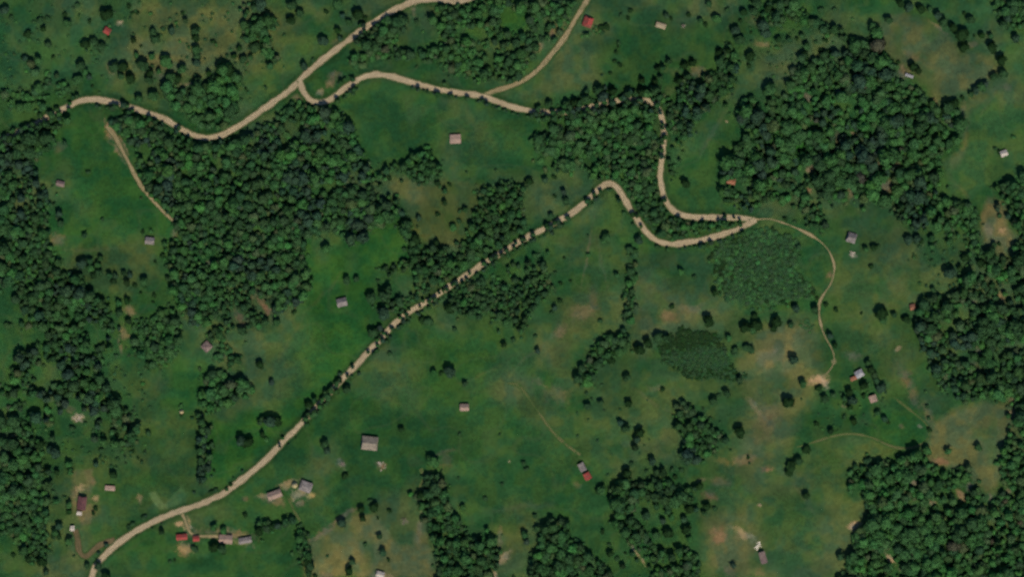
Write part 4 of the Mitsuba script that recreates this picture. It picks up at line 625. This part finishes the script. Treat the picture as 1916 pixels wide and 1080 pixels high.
used = set()
for i in pick_trees + pick_shrubs:
    t = trees[i]
    R, H, base = proportions(t)
    x, y = float(wx(t["x"])), float(wy(t["y"])); z = float(height(x, y)) - .05
    name = {"broad": "broadleaf_tree", "conifer": "conifer_tree", "shrub": "shrub"}[t["kind"]]
    key = numbered(name)
    var = int(rng.integers(len(FULL[t["kind"]])))
    turn = float(rng.uniform(0, 360))
    to = T().translate([x, y, z + base]).rotate([0, 0, 1], turn).scale([R, R, H])
    shape = crown_shape(t["kind"], var, t["tone"])
    labels[key] = {"label": tree_label[i], "category": {"broad": "tree", "conifer": "conifer", "shrub": "bush"}[t["kind"]],
                   "group": {"broad": "broadleaf trees on the hillside", "conifer": "pointed conifers on the hillside", "shrub": "bushes in the meadows and along the roads"}[t["kind"]]}
    if t["kind"] == "shrub":
        scene[key] = {**shape, "to_world": to}
    else:
        scene[key + "__crown"] = {**shape, "to_world": to}
        scene[key + "__trunk"] = {**trunk_ply[var % 3], "to_world": T().translate([x, y, z]).rotate([0, 0, 1], turn).scale([R, R, base + H * .8])}

def mass(members, key, label, cat):
    vs, fs, cs, at = [], [], [], 0
    for i in members:
        t = trees[i]
        R, H, base = proportions(t)
        lib = LITE[t["kind"]]; v, f, s = lib[int(rng.integers(len(lib)))]
        a = rng.uniform(0, 2 * math.pi); ca, sa = math.cos(a), math.sin(a)
        x, y = float(wx(t["x"])), float(wy(t["y"])); z = float(height(x, y)) - .05
        w = np.stack([(v[:, 0] * ca - v[:, 1] * sa) * R + x, (v[:, 0] * sa + v[:, 1] * ca) * R + y, v[:, 2] * H + z + base], -1)
        tint = np.array(TONES[t["tone"]])[None] * s[:, None] * rng.uniform(.88, 1.14, 3)[None]
        vs.append(w); fs.append(f + at); cs.append(tint); at += len(v)
        if t["kind"] != "shrub":
            tv, tf, _ = TRUNKS[i % 3]; tf = tf[:12]; tv = tv[:12]
            vs.append(tv * [R, R, base + H * .6] + [x, y, z]); fs.append(tf + at); cs.append(np.tile(BARK, (12, 1))); at += 12
    v, f, c = np.vstack(vs), np.vstack(fs), np.clip(np.vstack(cs), 0, 1)
    print(key, len(members), "plants", len(f), "triangles")
    scene[key] = ply(trimesh.Trimesh(v, f, process=False), "foliage_look", smooth=False, color=c)
    labels[key] = {"label": label, "category": cat, "kind": "stuff"}

rest = [i for i in range(len(trees)) if i not in picked and trees[i]["kind"] != "dead" and -12 < trees[i]["x"] < 1928 and -12 < trees[i]["y"] < 1092]
mass([i for i in rest if trees[i]["kind"] != "shrub"], "woodland", "dense dark green woods spreading over the slopes between the meadows", "woodland")
mass([i for i in rest if trees[i]["kind"] == "shrub"], "undergrowth", "low dark green scrub filling the thickets and wood edges", "scrub")
print("singles", n_traced, "trees", len(pick_trees), "shrubs", len(pick_shrubs), "all", len(trees))

# leafless trees: a trunk and spreading bare boughs
for i, t in enumerate(trees):
    if t["kind"] != "dead": continue
    key = numbered("bare_tree"); x, y = float(wx(t["x"])), float(wy(t["y"])); z = float(height(x, y)); R = t["r"] * M
    r = np.random.default_rng(i)
    def bar(a, b, ra, rb):
        m = trimesh.creation.cone(radius=1, height=1, sections=5) if False else trimesh.creation.cylinder(radius=1, height=1, sections=5)
        v = m.vertices.copy(); k = v[:, 2] + .5; v[:, :2] *= (ra + (rb - ra) * k)[:, None]; L = np.linalg.norm(np.array(b) - a); v[:, 2] = k * L
        m = trimesh.Trimesh(v, m.faces, process=False); m.apply_transform(trimesh.geometry.align_vectors([0, 0, 1], (np.array(b) - a) / L)); m.apply_translation(a); return m
    scene[key + "__trunk"] = ply(bar(np.array([x, y, z - .1]), np.array([x + .1, y, z + R * 1.1]), .22, .14), "dead_wood_look", smooth=True)
    for q in range(9):
        a = np.array([x + .05, y, z + R * (.5 + .06 * q)]); an = q * 2.4 + r.uniform(-.3, .3)
        b = a + np.array([math.cos(an) * R * r.uniform(.6, 1), math.sin(an) * R * r.uniform(.6, 1), R * r.uniform(.4, .9)])
        pieces = [bar(a, b, .15, .05)]
        for w in range(6):
            s = a + (b - a) * r.uniform(.35, .95); pieces.append(bar(s, s + r.normal(0, 1, 3) * R * .22 + [0, 0, R * .15], .06, .02))
        scene[numbered(key + "__bough")] = ply(trimesh.util.concatenate(pieces), "dead_wood_look", smooth=True)
    labels[key] = {"label": tree_label[i], "category": "tree"}

# ------------------------------------------------------------------ houses, barns, huts and sheds
def roof_look(c, c2, wear=.5):
    def fn(p, n, uv):
        a = fbm(p.x / 1.6, p.y / 1.6, p.z / 1.6, octaves=3)
        s = noise(p.x / .35, p.y / .35, p.z / .35)
        col = mix(c, c2, smoothstep(.40, .62, a) * .85)
        return col * (.84 + .3 * s)
    return {"type": "twosided", "bsdf": {"type": "principled", "base_color": proc(fn), "roughness": .8, "specular": .2}}
ROOFS = {"red": ((.25, .045, .042), (.16, .06, .05)), "pink": ((.28, .205, .175), (.20, .165, .14)), "beige": ((.22, .20, .165), (.145, .135, .115)), "grey": ((.195, .185, .19), (.125, .12, .12)), "mauve": ((.13, .10, .10), (.18, .145, .135)), "burgundy": ((.10, .045, .052), (.08, .04, .045)), "tin": ((.27, .285, .32), (.19, .205, .245)), "orange": ((.23, .105, .065), (.165, .095, .07)), "white": ((.42, .40, .37), (.29, .28, .26)), "straw": ((.27, .24, .165), (.21, .185, .13))}
for k, (a, b) in ROOFS.items(): scene[f"roof_{k}_look"] = roof_look(a, b)
scene["plaster_look"] = {"type": "twosided", "bsdf": {"type": "diffuse", "reflectance": {"type": "rgb", "value": (.55, .52, .46)}}}
scene["timber_look"] = {"type": "twosided", "bsdf": {"type": "diffuse", "reflectance": {"type": "rgb", "value": (.16, .12, .09)}}}
scene["stone_look"] = {"type": "twosided", "bsdf": {"type": "diffuse", "reflectance": {"type": "rgb", "value": (.36, .33, .29)}}}

def building(name, label, cat, px, py, w, l, ang, roof="grey", wall_h=2.4, pitch=36, hip=0.0, walls="timber_look", eave=.35, over_roofs=None, parts=True, group=None):
    """ridge along local x (length w), slopes to local +-y (depth l), in plan units; ang turns it anticlockwise"""
    key = numbered(name)
    W, L = w * M * .9, l * M * .9
    x, y = float(wx(px)), float(wy(py))
    ca, sa = math.cos(math.radians(ang)), math.sin(math.radians(ang))
    corners = [(x + ca * a * W / 2 - sa * b * L / 2, y + sa * a * W / 2 + ca * b * L / 2) for a in (-1, 1) for b in (-1, 1)]
    z = min(float(height(a, b)) for a, b in corners)
    lift = max(float(height(a, b)) for a, b in corners) - z
    wh = wall_h + lift
    to = T().translate([x, y, z]).rotate([0, 0, 1], ang)
    iw, il = W - 2 * eave, L - 2 * eave
    rh = (il / 2) * math.tan(math.radians(pitch)); k = (L / 2) * math.tan(math.radians(pitch)) - rh
    hx = iw / 2 - hip * iw / 2
    e = .05
    prism = np.array([(-iw/2, -il/2, -1), (iw/2, -il/2, -1), (iw/2, il/2, -1), (-iw/2, il/2, -1), (-iw/2, -il/2, wh), (iw/2, -il/2, wh), (iw/2, il/2, wh), (-iw/2, il/2, wh), (-hx + e, 0, wh + rh - .06), (hx - e, 0, wh + rh - .06)])
    scene[key + "__wall"] = {**ply(trimesh.convex.convex_hull(prism), walls, smooth=False), "to_world": to}
    rx = W / 2 - hip * W / 2
    t = .14
    def slab(pts):
        top = np.array(pts); n = np.cross(top[1] - top[0], top[2] - top[0]); n /= np.linalg.norm(n)
        if n[2] < 0: n = -n
        return trimesh.convex.convex_hull(np.vstack([top + n * t, top]))
    zb, zt = wh - k + .02, wh + rh + .02
    pieces = []
    for s in (-1, 1):
        pieces.append(slab([(-W/2, s * L/2, zb), (W/2, s * L/2, zb), (rx, s * .003, zt), (-rx, s * .003, zt)]))
        if hip > 0: pieces.append(slab([(s * W/2, -L/2, zb), (s * W/2, L/2, zb), (s * (rx + .003), 0, zt)]))
    scene[key + "__roof"] = {**ply(trimesh.util.concatenate(pieces), f"roof_{roof}_look", smooth=False), "to_world": to}
    if rx > .4:
        cap = trimesh.creation.box((2 * rx, .32, .12)); cap.apply_translation((0, 0, zt + .15))
        scene[key + "__roof__ridge_cap"] = {**ply(cap, f"roof_{roof}_look", smooth=False), "to_world": to}
    door = trimesh.creation.box((1.0, .08, 2.0)); door.apply_translation((iw * .1, -il / 2 - .045, lift + 1.0))
    scene[key + "__door"] = {**ply(door, "timber_look" if walls != "timber_look" else "plaster_look", smooth=False), "to_world": to}
    labels[key] = {"label": label, "category": cat}
    return key, x, y, z

B = building
B("house", "small house with a bright red roof beside the grassy track at the top edge", "house", 1100, 41, 21, 19, 70, "red", 2.6, 34, .35, "plaster_look")
B("hut", "square hut with a flat-looking pink roof in the meadow below the upper road", "hut", 852, 260, 23, 19, 2, "pink", 2.4, 16, 0)
B("hut", "small reddish-roofed hut below the big round tree at upper left", "hut", 200, 57, 14, 13, -30, "red", 2.2, 32, .2)
B("hut", "small brown and grey hut high in the left meadow", "hut", 114, 344, 17, 11, -12, "mauve", 2.2, 34)
B("hut", "pale grey roofed hut beside the wood at the foot of the left meadow", "hut", 282, 451, 19, 14, -8, "grey", 2.2, 36)
B("barn", "barn with a pale roof alone in the central green meadow left of the road", "barn", 640, 566, 21, 17, 14, "grey", 2.4, 40)
B("hut", "square mauve-brown roofed hut in the green strip between the left woods", "hut", 388, 649, 18, 18, 45, "mauve", 2.4, 30, .95)
B("barn", "large barn with a beige two-slope roof below the long road", "barn", 692, 830, 33, 28, -6, "beige", 2.8, 38, .18)
B("hut", "small hut with a pink roof and dark back slope in the middle of the meadow", "hut", 869, 763, 19, 14, 2, "pink", 2.2, 38)
B("longhouse", "grey-roofed half of the longhouse at the end of the worn footpath", "house", 1089, 875, 18, 13, -62, "grey", 2.4, 32, 0, "timber_look")
B("house", "bright red roofed end of the longhouse at the end of the worn footpath", "house", 1099, 892, 15, 14, -62, "red", 2.5, 32, 0, "plaster_look")
B("house", "house with a burgundy roof and white walls beside the lower left drive", "house", 155, 942, 28, 18, 82, "burgundy", 3.0, 30, .15, "plaster_look")
B("porch", "white flat-roofed porch adjoining the burgundy roofed house", "porch", 150, 961, 11, 8, -8, "white", 2.3, 8, 0, "plaster_look")
B("shed", "small white roofed shed at the top of the brown drive", "shed", 137, 989, 9, 11, 0, "white", 2.2, 14, 0, "plaster_look")
B("house", "long house with a pale pink roof right of the lower road", "house", 515, 926, 30, 16, 20, "pink", 2.6, 36, 0, "plaster_look")
B("house", "weathered grey roofed house at the right end of the lower farmstead", "house", 573, 911, 25, 21, -20, "grey", 2.4, 22, .4, "stone_look")
B("barn", "longer of the two small red roofed buildings at the bottom left farm", "barn", 342, 1005, 23, 12, 5, "red", 2.4, 30, 0)
B("shed", "shorter of the two small red roofed buildings at the bottom left farm", "shed", 369, 1008, 14, 11, 2, "red", 2.3, 30, 0)
B("house", "pink roofed house with a grey back slope right of the two red roofs", "house", 424, 1009, 28, 18, -4, "pink", 2.6, 32, 0, "plaster_look")
B("barn", "pinkish grey roofed barn right of the pink roofed house at the bottom", "barn", 460, 1011, 27, 12, 10, "grey", 2.4, 28, 0, "stone_look")
B("cabin", "steep pale roofed cabin in the meadow right of the curving track", "cabin", 1593, 445, 19, 20, -18, "grey", 2.3, 46, .3)
B("house", "bluish white roofed house among trees below the end of the right track", "house", 1608, 700, 17, 15, 30, "tin", 2.6, 28, .3, "plaster_look")
B("shed", "reddish lean-to shed at the lower left of the bluish white roof", "shed", 1597, 709, 13, 8, 20, "orange", 2.0, 16, 0)
B("cabin", "cabin with a square pink roof on the right below the bluish white roof", "cabin", 1634, 747, 15, 15, -70, "pink", 2.4, 26, 0)
B("hut", "pale hut with dark shaded back in the right-hand field", "hut", 1878, 287, 15, 12, 22, "white", 2.2, 36)
B("house", "white-walled brown roofed house at the bottom of the lower right meadow", "house", 1427, 1044, 25, 13, -74, "mauve", 2.8, 32, 0, "plaster_look", .2)
B("house", "pale roofed house cut by the bottom edge in the dry pasture", "house", 712, 1076, 17, 13, -15, "white", 2.4, 32, 0, "plaster_look")
B("hut", "orange-red roofed hut at the wood edge above the hairpin", "hut", 1368, 339, 18, 13, -14, "orange", 2.2, 30, .2)
B("shed", "oblong beige roofed shed in the upper meadow right of the red roof", "shed", 1236, 48, 21, 11, -18, "straw", 1.8, 18, .3)
B("shed", "narrow bluish tin roofed shed between the dry pasture and the wood", "shed", 1700, 142, 17, 6, -20, "tin", 2.0, 22, 0)
B("hut", "tiny orange-red hut against the dark wood on the right", "hut", 1707, 575, 11, 12, 10, "orange", 2.0, 34, .2)
B("shed", "flat beige roofed shed right of the burgundy roofed house", "shed", 207, 914, 21, 10, -4, "pink", 1.8, 12, 0)

# heaps of pale field stones and hay
scene["hay_look"] = {"type": "diffuse", "reflectance": proc(lambda p, n, uv: mix((.42, .38, .22), (.30, .26, .15), noise(p.x / .4, p.y / .4, p.z / .3)))}
def heap(key, label, px, py, r, seed, pieces=16, look="stone_look"):
    q = np.random.default_rng(seed); x, y = float(wx(px)), float(wy(py))
    for k in range(pieces):
        m = trimesh.creation.icosphere(subdivisions=1); m.vertices *= q.uniform(.75, 1.2, (len(m.vertices), 1))
        a, d = q.uniform(0, 6.28), r * M * math.sqrt(q.uniform(0, 1)); s = q.uniform(.35, .8)
        cx, cy = x + d * math.cos(a), y + d * math.sin(a)
        m.vertices = m.vertices * [s, s * q.uniform(.7, 1.1), s * .6] + [cx, cy, float(height(cx, cy)) + s * .25 + .6 * max(0, 1 - d / (r * M)) * q.uniform(0, 1)]
        scene[numbered(key + "__stone")] = ply(m, look, smooth=False)
    labels[key] = {"label": label, "category": "stone heap"}
scene["pale_stone_look"] = {"type": "diffuse", "reflectance": {"type": "rgb", "value": (.62, .60, .52)}}
heap("stone_heap", "white stone heap above the white-walled brown roofed house", 1418, 1022, 7, 1, 18, "pale_stone_look")
heap("stone_heap_001", "pale stone heap below the steep roofed cabin", 1594, 475, 6, 2, 10)
heap("stone_heap_002", "pale pink stone heap among the lower left trees", 146, 783, 7, 3, 14)
heap("stone_heap_003", "brownish stone heap below the large beige barn", 713, 873, 9, 4, 18)
for px, py, r, lab in ((340, 771, 4.5, "small straw haystack between the left wood and the copse"), (552, 908, 6, "pale haystack beside the weathered grey roofed house")):
    key = numbered("haystack"); x, y = float(wx(px)), float(wy(py)); R = r * M
    prof = np.array([(R * .9, 0), (R, R * .5), (R * .85, R * 1.0), (R * .5, R * 1.6), (.02, R * 2.0)])
    m = trimesh.creation.revolve(prof, sections=18); m.vertices += (meshkit.noise(m.vertices * 3, 2)[:, None] - .5) * .25
    m.apply_translation((x, y, float(height(x, y)) - .15)); scene[key] = ply(m, "hay_look", smooth=40)
    labels[key] = {"label": lab, "category": "haystack"}
